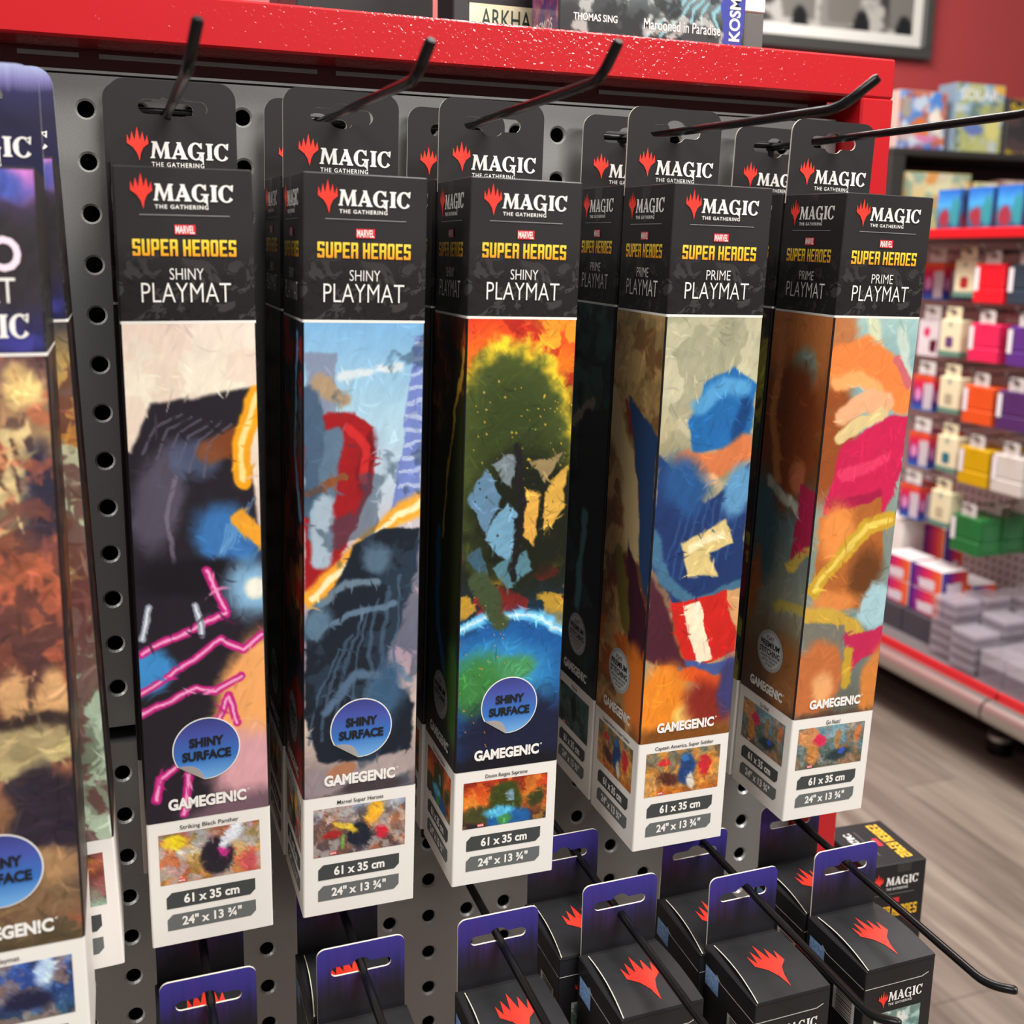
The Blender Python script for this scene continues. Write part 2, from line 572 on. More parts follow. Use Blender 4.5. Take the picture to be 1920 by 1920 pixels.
class Art:
    """colour field on a grid; x runs 0..1 across, y runs 0..A downwards"""

    def __init__(self, nx, ny, A, seed, warp=0.06):
        self.nx, self.ny, self.A, self.seed = nx, ny, A, seed
        X, Y = np.meshgrid(np.linspace(0, 1, nx), np.linspace(0, A, ny))
        self.X0, self.Y0 = X, Y
        self.x = X + warp * 2 * (fbm(X * 5, Y * 5, seed) - .5) + warp * .25 * (fbm(X * 22, Y * 22, seed + 9) - .5)
        self.y = Y + warp * 2 * (fbm(X * 5 + 7, Y * 5 + 3, seed + 20) - .5) + warp * .25 * (fbm(X * 22, Y * 22, seed + 29) - .5)
        self.c = np.zeros((ny, nx, 3))
        self.k = 0

    def mixin(self, a, col):
        self.c += (np.asarray(col, float) - self.c) * a[..., None]

    def grad(self, stops):
        ys = [s[0] for s in stops]
        for i in range(3):
            self.c[..., i] = np.interp(self.y, ys, [s[1][i] for s in stops])
        return self

    def blob(self, cx, cy, rx, ry, col, soft=.25, rot=0, al=1.0):
        self.k += 1
        t = math.radians(rot)
        dx, dy = self.x - cx, self.y - cy
        u, v = (dx * math.cos(t) + dy * math.sin(t)) / rx, (-dx * math.sin(t) + dy * math.cos(t)) / ry
        d = np.sqrt(u * u + v * v) + .25 * (fbm(self.X0 * 9, self.Y0 * 9, self.seed + 50 + self.k, 3) - .5)
        soft *= .65
        self.mixin(al * (1 - sstep(1 - soft, 1 + soft, d)), col)
        return self

    def dist(self, pts):
        best = np.full(self.x.shape, 9.)
        for (ax, ay), (bx, by) in zip(pts[:-1], pts[1:]):
            dx, dy = bx - ax, by - ay
            t = np.clip(((self.x - ax) * dx + (self.y - ay) * dy) / (dx * dx + dy * dy + 1e-9), 0, 1)
            best = np.minimum(best, np.hypot(self.x - ax - t * dx, self.y - ay - t * dy))
        return best

    def stroke(self, pts, w, col, soft=.4, al=1.0, core=None):
        soft *= .6
        d = self.dist(pts) / w
        self.mixin(al * (1 - sstep(1 - soft, 1 + soft, d)), col)
        if core:
            self.mixin(1 - sstep(.15, .5, d), core)
        return self

    def area(self, pts, col, soft=.03, al=1.0):
        soft *= .4
        P = list(pts) + [pts[0]]
        ins = np.zeros(self.x.shape, bool)
        for (ax, ay), (bx, by) in zip(P[:-1], P[1:]):
            c = (ay > self.y) != (by > self.y)
            with np.errstate(divide='ignore', invalid='ignore'):
                ins ^= c & (self.x < (bx - ax) * (self.y - ay) / (by - ay + 1e-12) + ax)
        d = self.dist(P) * np.where(ins, -1, 1)
        self.mixin(al * (1 - sstep(-soft, soft, d)), col)
        return self

    def brush(self, amp=.22, sx=26, sy=7, rot=20):
        t = math.radians(rot)
        u = self.x * math.cos(t) + self.y * math.sin(t)
        v = -self.x * math.sin(t) + self.y * math.cos(t)
        self.c *= (1 + amp * 2 * (fbm(u * sx, v * sy, self.seed + 70, 4) - .5))[..., None]
        return self

    def patches(self, cols, sc=4.5, al=.5, thr=.56):
        for i, c in enumerate(cols):
            n = fbm(self.x * sc + 3 * i, self.y * sc + 5 * i, self.seed + 90 + i * 3, 4)
            self.mixin(al * sstep(thr - .03, thr + .04, n), c)
        return self

    def speck(self, n, col, r=.006, box=(0, 0, 1, 4)):
        g = np.random.default_rng(self.seed + 200)
        for i in range(n):
            cx, cy = box[0] + g.random() * (box[2] - box[0]), box[1] + g.random() * (box[3] - box[1])
            d = np.hypot(self.X0 - cx, self.Y0 - cy) / (r * (.5 + g.random()))
            self.mixin(.85 * (1 - sstep(.6, 1.2, d)), col)
        return self

    def dabs(self, n, size=.05, var=.3, rot=None):
        """short brush dabs that vary the colour already there"""
        g = np.random.default_rng(self.seed + 400)
        for i in range(n):
            cx, cy = g.random(), g.random() * self.A
            ln, w = size * (.5 + 1.3 * g.random()), size * (.10 + .16 * g.random())
            t = (g.random() * math.pi) if rot is None else math.radians(rot + 50 * (g.random() - .5))
            t += 1.2 * math.sin(cx * 5 + cy * 3)
            R_ = ln + w
            x0, x1 = int(max(0, (cx - R_) * (self.nx - 1))), int(min(self.nx, (cx + R_) * (self.nx - 1) + 2))
            y0, y1 = int(max(0, (cy - R_) / self.A * (self.ny - 1))), int(min(self.ny, (cy + R_) / self.A * (self.ny - 1) + 2))
            if x1 - x0 < 2 or y1 - y0 < 2:
                continue
            X, Y = self.X0[y0:y1, x0:x1] - cx, self.Y0[y0:y1, x0:x1] - cy
            u, v = X * math.cos(t) + Y * math.sin(t), -X * math.sin(t) + Y * math.cos(t) + .22 * X * X / size
            d = np.sqrt((u / ln) ** 2 + (v / w) ** 2)
            a = (.75 * (1 - sstep(.55, 1.1, d)))[..., None]
            base = self.c[min(self.ny - 1, int(cy / self.A * (self.ny - 1))), min(self.nx - 1, int(cx * (self.nx - 1)))]
            col = np.clip(base * (1 + var * 2 * (g.random() - .45)) + var * 40 * (g.random(3) - .5), 0, 255)
            self.c[y0:y1, x0:x1] += (col - self.c[y0:y1, x0:x1]) * a
        return self

    def mesh(self, name, fr, x0, x1, y0, y1, parent, off=0.00012):
        nx, ny = self.nx, self.ny
        U = x0 + (x1 - x0) * self.X0
        V = y1 - (y1 - y0) * self.Y0 / self.A
        vs = [fr(a, b, off) for a, b in zip(U.ravel(), V.ravel())]
        i = np.arange((ny - 1) * (nx - 1))
        r, c = i // (nx - 1), i % (nx - 1)
        a = r * nx + c
        fs = np.stack([a, a + nx, a + nx + 1, a + 1], 1)
        me = bpy.data.meshes.new(name)
        me.from_pydata(vs, [], fs.tolist())
        at = me.color_attributes.new('paint', 'FLOAT_COLOR', 'POINT')
        col = np.ones((nx * ny, 4), np.float32)
        col[:, :3] = lin(np.clip(self.c.reshape(-1, 3), 0, 255)) * 1.0
        at.data.foreach_set('color', col.ravel())
        me.materials.append(art_material())
        o = bpy.data.objects.new(name, me)
        o.parent = parent
        COL.objects.link(o)
        return o


FA = 4.1     # artwork height / width on a carton face
NF, NS = (110, 400), (52, 220)


def art_neon(n):      # cream sky, dark sweep with blue facets and neon pink lines
    a = Art(*n, FA, 11, .03)
    a.grad([(0, (240, 222, 208)), (.5, (250, 240, 218)), (1.3, (246, 228, 210)), (2.2, (120, 96, 104)), (4.1, (70, 52, 66))])
    a.patches([(236, 208, 192)], 3, .5)
    a.area([(.02, 1.0), (.18, .62), (.95, .50), (.93, 1.2), (1.02, 1.9), (1.02, 4.2), (-.05, 4.2), (-.05, .95)], (38, 33, 42), .05)
    a.blob(.22, 1.35, .20, .42, (98, 92, 112), .5, 15, .8)
    a.blob(.72, 1.72, .24, .30, (64, 132, 206), .5, -30, .9)
    a.blob(.50, 1.05, .20, .16, (88, 104, 140), .6, 0, .7)
    a.stroke([(.62, 1.0), (.84, .92)], .10, (150, 78, 36), .6, .8)
    for q in range(6):
        a.stroke([(.10 + .09 * q, 1.0 + .04 * q), (.22 + .08 * q, .78 + .03 * q), (.40 + .08 * q, .70 + .02 * q)], .009, (104, 98, 118), .9, .7)
        a.stroke([(.52 + .06 * q, 2.0 - .05 * q), (.66 + .05 * q, 1.84 - .07 * q), (.74 + .04 * q, 1.6 - .04 * q)], .010, (128, 180, 230), .9, .5)
    a.stroke([(.30, 1.9), (.26, 1.5), (.36, 1.2)], .02, (140, 130, 150), .9, .6)
    a.stroke([(1.0, .55), (.88, .95), (.86, 1.25)], .075, (252, 170, 30), .35, 1, (255, 232, 150))
    a.stroke([(.84, 1.55), (1.02, 1.75)], .07, (248, 170, 50), .4)
    a.blob(.45, 2.02, .5, .16, (26, 22, 30), .5)
    a.blob(.92, 2.15, .20, .22, (150, 205, 245), .8, 0, .9)
    a.blob(.95, 2.15, .09, .09, (250, 250, 235), .5)
    a.blob(.06, 2.78, .22, .18, (64, 146, 214), .4, -20)
    a.blob(.92, 3.15, .34, .62, (252, 176, 106), .35, 12)
    a.blob(.86, 3.72, .32, .36, (226, 168, 176), .6)
    a.blob(.80, 4.15, .5, .22, (120, 92, 104), .6)
    for p in ([(.02, 2.62), (.70, 2.34), (.56, 1.98)], [(0, 2.95), (.66, 2.55), (.82, 2.66), (.98, 2.56)], [(0, 3.12), (.45, 2.96), (.60, 3.0), (.80, 2.88)], [(.60, 3.25), (.70, 3.05), (.76, 3.3)], [(.08, 3.9), (.12, 3.72), (.26, 3.62)], [(.30, 4.05), (.36, 3.6)]):
        a.stroke(p, .036, (206, 34, 132), .45, 1, (255, 170, 215))
    for p in ([(.04, 2.5), (.10, 2.24)], [(.46, 2.26), (.50, 2.5)]):
        a.stroke(p, .028, (150, 158, 176), .3, 1, (235, 240, 245))
    return a.brush(.05).dabs(260, .07, .10)


def art_city(n):      # blue sky, slate and red sweeps, orange streak, deep navy mass, stones
    a = Art(*n, FA, 23, .05)
    a.grad([(0, (124, 178, 222)), (.7, (168, 206, 226)), (1.4, (190, 206, 220)), (1.9, (208, 186, 190)), (2.8, (168, 148, 166)), (3.5, (214, 194, 178)), (4.1, (112, 98, 104))])
    a.area([(0, .25), (.24, .25), (.26, .9), (0, .9)], (128, 134, 158), .03, .8)
    a.stroke([(.3, .45), (.8, .35)], .03, (214, 226, 232), .9)
    a.area([(.92, .10), (1.02, .10), (1.02, 1.5), (.74, 1.6), (.84, .9)], (116, 134, 200), .03)
    for i in range(11):
        a.stroke([(.93 - .012 * i, .18 + i * .12), (1.0, .16 + i * .12)], .018, (190, 204, 232), .4, .8)
    a.area([(.05, .75), (.40, .72), (.58, .85), (.60, 1.25), (.36, 1.85), (.12, 2.25), (0, 2.2), (0, .9)], (160, 26, 32), .04)
    a.blob(.52, 1.15, .07, .26, (110, 18, 26), .5, 12)
    a.stroke([(.02, .60), (.12, 1.0), (.05, 1.5)], .10, (74, 98, 124), .3).stroke([(.24, .92), (.20, 1.3), (.10, 1.75)], .08, (96, 122, 146), .4)
    a.stroke([(.16, 1.5), (.14, 1.95)], .09, (170, 190, 206), .5).stroke([(.02, 1.40), (.34, 1.28)], .03, (140, 82, 50), .5)
    a.stroke([(.36, .84), (.52, 1.0), (.50, 1.3)], .04, (206, 44, 44), .7).stroke([(.10, .48), (.30, .62)], .06, (176, 150, 120), .8)
    a.stroke([(.05, 2.28), (.42, 1.96), (.75, 1.66), (1.02, 1.50)], .085, (250, 172, 52), .6, 1, (255, 240, 190))
    a.area([(.42, 1.85), (.70, 1.72), (.98, 1.75), (1.0, 2.0), (.86, 2.55), (.70, 2.95), (.98, 3.35), (.95, 3.75), (.55, 3.8), (.12, 3.75), (.0, 3.3), (.0, 2.4), (.25, 2.2)], (26, 34, 46), .04)
    a.patches([(52, 72, 94)], 3.5, .55, .60)
    for q in range(7):
        a.stroke([(.04 + .12 * q, 3.6 - .05 * q), (.12 + .12 * q, 3.15 - .12 * q), (.30 + .09 * q, 2.75 - .10 * q)], .012 + .004 * (q % 3), (74, 98, 122), .9, .7)
    a.stroke([(.10, 2.35), (.35, 2.18), (.62, 2.2)], .035, (126, 152, 172), .9, .8).stroke([(.95, 3.1), (.80, 2.95), (.60, 3.1), (.55, 3.5)], .03, (98, 132, 160), .9, .7)
    a.blob(.62, 1.98, .13, .12, (86, 112, 134), .7)
    a.blob(.10, 2.50, .12, .14, (92, 122, 146), .7)
    a.blob(.72, 3.2, .14, .3, (60, 92, 124), .8)
    a.stroke([(.08, 2.62), (.40, 2.44), (.80, 2.40)], .03, (96, 122, 146), .8).stroke([(.2, 3.3), (.45, 3.0), (.62, 3.0)], .04, (84, 110, 138), .9)
    a.blob(.2, 3.95, .3, .12, (150, 136, 142), .35, -8).blob(.75, 3.9, .3, .12, (176, 160, 158), .35, -14)
    a.blob(.32, 3.86, .12, .07, (178, 122, 92), .3, -20).blob(.6, 4.06, .3, .07, (70, 60, 66), .4)
    return a.brush(.06).dabs(320, .06, .12)


def art_ember(n):     # fire over a mossy mound, steel and gold facets, blue glowing arc
    a = Art(*n, FA, 37, .06)
    a.grad([(0, (226, 64, 30)), (.35, (246, 120, 30)), (.8, (60, 60, 26)), (2.2, (30, 34, 22)), (2.6, (24, 44, 60)), (4.1, (26, 26, 38))])
    a.patches([(255, 190, 50), (170, 30, 24)], 4, .7, .55)
    a.blob(.42, 1.12, .62, .96, (255, 214, 50), .12)
    a.blob(.40, 1.28, .62, 1.02, (70, 82, 36), .2)
    a.blob(.45, 1.0, .4, .5, (54, 66, 28), .6)
    a.blob(.62, 1.75, .62, .62, (24, 28, 16), .5)
    a.speck(70, (206, 176, 70), .008, (.05, .5, 1, 1.5))
    for p, c in (([(.02, 1.55), (.20, 1.28), (.34, 1.52), (.22, 1.92)], (96, 132, 162)), ([(.24, 1.24), (.52, 1.18), (.44, 1.46)], (120, 134, 140)), ([(.20, 1.95), (.38, 1.56), (.52, 1.72), (.46, 2.16)], (112, 160, 190)),
                 ([(.60, 1.22), (.92, 1.16), (.78, 1.44)], (150, 128, 88)), ([(.58, 1.50), (.72, 1.52), (.66, 2.02), (.56, 1.90)], (226, 170, 76)), ([(.76, 1.50), (1.0, 1.28), (.96, 1.68), (.78, 1.90)], (214, 166, 72)), ([(.30, 2.18), (.60, 2.06), (.70, 2.22), (.42, 2.40)], (84, 128, 142)), ([(.06, 2.05), (.18, 2.02), (.26, 2.3), (.16, 2.4)], (60, 92, 110))):
        a.area(p, c, .03)
    a.patches([(160, 190, 204), (60, 56, 50)], 9, .0, .56)
    a.stroke([(.50, 1.10), (.54, 1.6), (.50, 2.3)], .035, (26, 24, 26), .6)
    a.speck(26, (44, 44, 46), .012, (.1, 1.2, .95, 2.1))
    a.blob(.5, 3.55, .9, .95, (30, 92, 160), .18)
    a.blob(.35, 3.25, .55, .35, (58, 150, 206), .6)
    a.blob(.20, 3.3, .3, .3, (60, 128, 66), .5).blob(.55, 3.15, .2, .12, (74, 148, 96), .6)
    a.stroke([(-.05, 2.78), (.25, 2.64), (.6, 2.62), (1.02, 2.82)], .05, (110, 200, 246), .8, 1, (205, 240, 255))
    a.stroke([(.16, 2.3), (.30, 2.52), (.38, 2.68)], .10, (64, 78, 50), .4)
    a.blob(.62, 3.85, .7, .45, (28, 32, 58), .5)
    a.blob(.5, 4.15, .8, .2, (24, 25, 34), .4)
    a.speck(40, (230, 150, 60), .006, (0, 2.4, .5, 3.9))
    return a.brush(.10, 30, 9, 60).dabs(700, .05, .26)


def art_stripe(n):    # smoky sky, bright blue dome, navy field with cream burst, red and cream bands
    a = Art(*n, FA, 41, .045)
    a.grad([(0, (166, 164, 134)), (.7, (196, 192, 160)), (1.3, (176, 158, 120)), (2.6, (110, 60, 46)), (3.4, (206, 104, 40)), (4.1, (120, 66, 34))])
    a.patches([(208, 202, 170), (140, 138, 114)], 3, .5, .56)
    a.area([(.30, .98), (.44, .58), (.74, .44), (.98, .62), (1.0, 1.05), (.88, 1.30), (.62, 1.22), (.36, 1.24)], (34, 104, 170), .05)
    a.stroke([(.40, .80), (.62, .62), (.84, .66)], .08, (84, 156, 208), .9).stroke([(.90, .80), (.82, 1.2)], .07, (20, 66, 122), .8)
    a.stroke([(.30, 1.34), (.62, 1.38), (.92, 1.22)], .13, (214, 122, 74), .4).stroke([(.36, 1.46), (.58, 1.52)], .06, (242, 180, 126), .8)
    a.area([(0, 1.25), (.22, 1.45), (.55, 1.75), (1.02, 1.35), (1.02, 2.75), (.75, 2.72), (.25, 2.70), (-.02, 2.3)], (32, 54, 104), .05)
    a.patches([(28, 44, 86)], 6, .0, .55)
    for q in range(8):
        a.stroke([(.10 + .1 * q, 2.5 - .03 * q), (.22 + .1 * q, 2.1 - .04 * q), (.30 + .09 * q, 1.8 - .02 * q)], .014, (54, 92, 150), .9, .5)
    a.blob(.30, 1.55, .22, .3, (40, 84, 140), .7, -30).blob(.90, 1.62, .16, .26, (96, 152, 196), .5, 15)
    a.area([(.30, 2.12), (.78, 1.90), (.90, 2.14), (.62, 2.24), (.72, 2.46), (.40, 2.42)], (222, 198, 132), .04)
    a.stroke([(.42, 2.16), (.74, 2.04)], .04, (246, 232, 184), .8)
    a.stroke([(.0, 2.0), (.12, 2.45), (.5, 2.72), (1.0, 2.58)], .06, (66, 110, 140), .6)
    a.area([(.22, 2.70), (.86, 2.62), (1.02, 3.25), (.48, 3.40)], (206, 36, 30), .03)
    a.area([(.36, 2.74), (.54, 2.70), (.74, 3.30), (.58, 3.34)], (250, 232, 200), .02)
    a.area([(.84, 2.62), (1.02, 2.6), (1.02, 3.2)], (214, 160, 108), .03)
    a.stroke([(.40, 3.32), (.70, 3.42), (1.02, 3.38)], .06, (70, 90, 150), .4)
    a.area([(-.02, 2.4), (.2, 2.75), (.45, 3.35), (.1, 3.3), (-.02, 3.2)], (76, 32, 46), .06)
    a.stroke([(.45, 3.42), (.75, 3.55), (1.02, 3.50)], .07, (226, 86, 34), .5)
    a.blob(.15, 3.7, .3, .4, (240, 140, 40), .5, 25).blob(.45, 3.85, .12, .12, (255, 214, 110), .8)
    a.blob(.75, 3.78, .3, .24, (136, 40, 30), .6, 30).blob(.95, 3.6, .12, .3, (60, 60, 110), .6)
    a.blob(.4, 4.15, .9, .2, (128, 76, 30), .5)
    return a.brush(.08).dabs(400, .06, .17)


def art_russet(n):    # teal sky, russet plume, crimson and amber folds, gold band
    a = Art(*n, FA, 53, .045)
    a.grad([(0, (164, 196, 192)), (.6, (132, 172, 178)), (1.3, (150, 186, 178)), (2.2, (130, 140, 130)), (3.0, (126, 146, 144)), (4.1, (98, 96, 86))])
    a.stroke([(.45, 0), (.62, .5)], .07, (214, 220, 184), .8).stroke([(.8, .1), (.95, .6)], .06, (196, 212, 200), .8)
    a.blob(.02, .35, .26, .55, (186, 118, 72), .4).blob(.04, 1.2, .34, .6, (150, 78, 36), .4)
    a.stroke([(.12, .42), (.40, .34), (.70, .52), (.88, .78)], .17, (246, 134, 68), .35).stroke([(.10, .62), (.36, .56), (.58, .72)], .07, (255, 172, 104), .8)
    a.stroke([(.22, .96), (.46, .80), (.70, .84)], .11, (238, 176, 132), .4).stroke([(.80, .40), (.94, .62)], .05, (206, 104, 110), .6)
    a.stroke([(.2, 1.18), (.40, 1.05), (.68, .93)], .06, (226, 200, 142), .4)
    a.area([(.22, 1.25), (.70, .98), (1.02, .95), (1.02, 1.5), (.82, 2.05), (.10, 1.92)], (206, 34, 82), .05)
    a.patches([(160, 26, 66)], 5, .0, .56)
    a.stroke([(.25, 1.55), (.8, 1.4)], .05, (240, 70, 110), .8, .7).stroke([(.2, 1.85), (.75, 1.75)], .06, (150, 24, 64), .7, .7)
    a.area([(.06, 1.95), (.80, 1.78), (.88, 2.35), (.78, 2.95), (.20, 2.85), (.06, 2.6)], (178, 102, 48), .05)
    a.blob(.28, 2.12, .22, .28, (240, 148, 74), .7).blob(.70, 2.6, .2, .3, (104, 60, 30), .7)
    a.blob(.35, 2.85, .3, .12, (226, 138, 72), .6)
    a.stroke([(.08, 2.72), (.22, 2.52), (.46, 2.28), (.66, 2.08), (.92, 2.02)], .085, (204, 162, 50), .35, 1, (236, 206, 96))
    a.stroke([(.0, 2.98), (.3, 3.02), (.62, 3.12), (.70, 3.3)], .09, (206, 166, 66), .5)
    a.area([(.0, 3.05), (.52, 3.12), (.50, 3.55), (.05, 3.35)], (120, 118, 108), .04)
    a.blob(.88, 2.95, .2, .26, (168, 204, 212), .3)
    a.area([(.52, 3.22), (1.02, 3.18), (1.02, 3.4), (.72, 3.55), (.58, 3.66)], (196, 40, 84), .04)
    a.blob(.22, 3.70, .34, .42, (196, 112, 62), .3, 10).blob(.30, 3.78, .14, .18, (240, 172, 112), .6)
    a.stroke([(.60, 3.4), (.62, 3.75)], .06, (198, 160, 54), .5)
    a.blob(.98, 3.75, .18, .42, (214, 132, 62), .35, 12)
    a.blob(.5, 4.2, .9, .14, (84, 62, 50), .6)
    return a.brush(.05, 22, 8, 40).dabs(320, .07, .12)


def art_cavern(n):    # rust rock, bone ribs and dark hollows
    a = Art(*n, FA, 67, .09)
    a.grad([(0, (116, 84, 80)), (.5, (176, 140, 96)), (1.0, (122, 78, 64)), (1.5, (170, 92, 66)), (2.0, (116, 66, 56)), (2.3, (90, 66, 50)), (2.7, (150, 128, 92)), (3.0, (70, 58, 66)), (3.6, (90, 74, 66)), (4.1, (96, 82, 58))])
    a.blob(.85, .18, .14, .12, (244, 208, 136), .7)
    for i in range(6):
        a.stroke([(.35 + .1 * i, .45), (.5 + .09 * i, .8), (.55 + .08 * i, 1.1)], .045, (212, 188, 136), .7)
        a.stroke([(.39 + .1 * i, .5), (.54 + .09 * i, .85)], .018, (96, 74, 62), .7)
    a.blob(.35, 1.05, .22, .2, (66, 40, 42), .6).blob(.35, 1.5, .2, .08, (250, 220, 190), .9)
    a.blob(.95, .9, .12, .35, (52, 48, 66), .6)
    a.patches([(206, 104, 74), (64, 46, 52)], 5, .55, .56)
    for i in range(4):
        a.blob(.2 + i * .24, 2.28, .10, .18, (206, 158, 110), .5)
    a.blob(.6, 2.45, .8, .07, (58, 44, 42), .6).blob(.5, 2.62, .6, .12, (168, 150, 108), .5, -6)
    a.stroke([(0, 2.75), (.5, 2.8), (1, 2.66)], .05, (206, 188, 130), .7)
    a.blob(.8, 3.15, .3, .4, (46, 38, 50), .5).blob(.4, 3.1, .2, .3, (136, 96, 70), .5)
    a.blob(.75, 3.55, .3, .16, (168, 130, 92), .5, -15).blob(.7, 3.8, .35, .16, (126, 98, 72), .5, -10)
    a.blob(.4, 4.1, .9, .14, (88, 74, 52), .5)
    return a.brush(.2, 24, 8, 70).dabs(600, .07, .26)


def art_simple(n, seed, stops, pats, strokes=()):
    a = Art(*n, FA, seed, .08)
    a.grad(stops)
    a.patches(pats, 4, .75, .53)
    for p, w, c in strokes:
        a.stroke(p, w, c, .6)
    return a.brush(.12).dabs(260, .08, .3)


def side_dim(n): return art_simple(n, 71, [(0, (52, 62, 96)), (.9, (96, 84, 80)), (1.6, (150, 60, 40)), (2.4, (196, 130, 60)), (2.8, (40, 40, 52)), (4.1, (120, 104, 100))], [(30, 30, 40), (196, 40, 36)], [([(.8, .1), (.6, 1.1), (.9, 1.6)], .05, (130, 190, 230))])


def side_neon(n): return art_simple(n, 73, [(0, (70, 70, 70)), (1.2, (54, 46, 52)), (2.4, (60, 38, 60)), (4.1, (40, 32, 40))], [(34, 30, 36), (110, 30, 60)])


def side_ember(n):
    a = art_simple(n, 79, [(0, (170, 60, 24)), (.9, (150, 90, 30)), (1.4, (70, 70, 26)), (2.4, (24, 28, 30)), (3.2, (22, 52, 84)), (4.1, (22, 24, 30))], [(60, 24, 16), (30, 34, 20)])
    a.blob(.75, 1.7, .5, 1.2, (44, 52, 24), .4).stroke([(.98, .3), (.6, 1.2), (.45, 2.0)], .03, (226, 176, 60), .7)
    a.stroke([(.3, 2.0), (.35, 2.9), (.7, 3.4)], .07, (40, 110, 170), .8).blob(.9, 3.4, .3, .5, (70, 110, 50), .6)
    return a


def side_stripe(n):
    a = art_simple(n, 83, [(0, (150, 126, 80)), (1.0, (172, 138, 84)), (1.8, (150, 100, 60)), (2.4, (90, 44, 38)), (3.2, (190, 96, 36)), (4.1, (150, 84, 32))], [(120, 84, 48), (196, 160, 104)])
    a.stroke([(.0, .9), (.45, 1.5), (.6, 2.2)], .17, (204, 178, 130), .5).stroke([(.3, .85), (.62, 1.3), (.72, 1.8)], .04, (150, 40, 34), .6)
    a.area([(.35, .8), (1.02, 1.1), (1.02, 2.7), (.8, 2.4), (.65, 1.6)], (40, 66, 108), .06)
    a.area([(.5, 2.2), (1.02, 2.75), (1.02, 3.5), (.6, 3.1)], (66, 28, 44), .06).stroke([(.35, 2.4), (.55, 3.0)], .10, (112, 96, 40), .5)
    a.blob(.85, 3.6, .3, .4, (236, 126, 40), .5)
    return a


def side_russet(n):
    a = Art(*n, FA, 89, .06)
    a.grad([(0, (196, 122, 66)), (.8, (150, 82, 40)), (1.5, (126, 74, 42)), (2.1, (96, 116, 118)), (3.0, (150, 150, 128)), (3.6, (110, 76, 50)), (4.1, (80, 52, 36))])
    a.blob(.5, .3, .5, .5, (206, 124, 66), .5).blob(.62, .55, .2, .22, (140, 170, 160), .5).blob(.45, 1.2, .5, .75, (136, 66, 32), .4)
    a.stroke([(.2, .2), (.15, 1.0), (.35, 1.8)], .06, (206, 128, 66), .8).blob(.1, 2.3, .3, .6, (74, 104, 112), .6)
    a.stroke([(.2, 1.75), (.8, 1.95)], .06, (196, 196, 180), .9).blob(.68, 1.62, .14, .16, (196, 110, 74), .4)
    a.area([(.75, 1.7), (1.02, 1.7), (1.02, 2.3), (.7, 2.5)], (176, 36, 74), .05).stroke([(.7, 2.55), (1.0, 2.3)], .05, (206, 176, 80), .5)
    a.blob(.08, 2.9, .1, .4, (168, 96, 46), .5).stroke([(.55, 3.0), (1.0, 2.95)], .06, (190, 170, 80), .6).blob(.8, 3.7, .4, .4, (150, 96, 50), .5)
    return a.brush(.06).dabs(220, .09, .2)


def side_teal(n):
    a = art_simple(n, 97, [(0, (46, 84, 80)), (1.2, (54, 80, 74)), (2.0, (24, 26, 32)), (2.9, (56, 70, 76)), (4.1, (34, 36, 40))], [(36, 66, 62), (24, 24, 30)])
    a.area([(.25, 1.1), (1.02, 1.0), (1.02, 3.2), (.5, 2.9), (.3, 2.0)], (26, 27, 33), .06).stroke([(0, .5), (.85, .6), (.82, 1.3)], .03, (24, 30, 32), .4)
    a.stroke([(.1, 1.3), (.6, .95)], .05, (150, 130, 116), .7).stroke([(.55, 2.2), (.45, 3.2)], .07, (96, 150, 156), .8)
    return a


def side_jungle(n): return art_simple(n, 101, [(0, (130, 30, 60)), (.3, (150, 150, 40)), (1.0, (90, 60, 40)), (2.0, (60, 30, 40)), (3.0, (130, 24, 44)), (4.1, (40, 60, 60))], [(40, 90, 60), (30, 24, 30), (206, 186, 60)])


def side_rust(n): return art_simple(n, 103, [(0, (52, 44, 50)), (1.5, (90, 52, 36)), (3.0, (60, 54, 50)), (4.1, (40, 38, 40))], [(120, 70, 40), (30, 28, 32)])


def side_mist(n): return art_simple(n, 107, [(0, (60, 60, 70)), (.3, (206, 170, 100)), (.9, (180, 120, 60)), (1.6, (170, 140, 80)), (2.2, (120, 70, 66)), (2.8, (150, 176, 150)), (3.4, (110, 120, 100)), (4.1, (150, 160, 140))], [(186, 206, 180), (96, 56, 56)])


def picture(seed, base, pats, n=(60, 36), blobs=()):
    a = Art(*n, .58, seed, .05)
    a.grad(base)
    a.patches(pats, 9, .5, .55)
    for b in blobs:
        a.blob(*b)
    return a.brush(.12, 30, 30, 0).dabs(260, .045, .30)


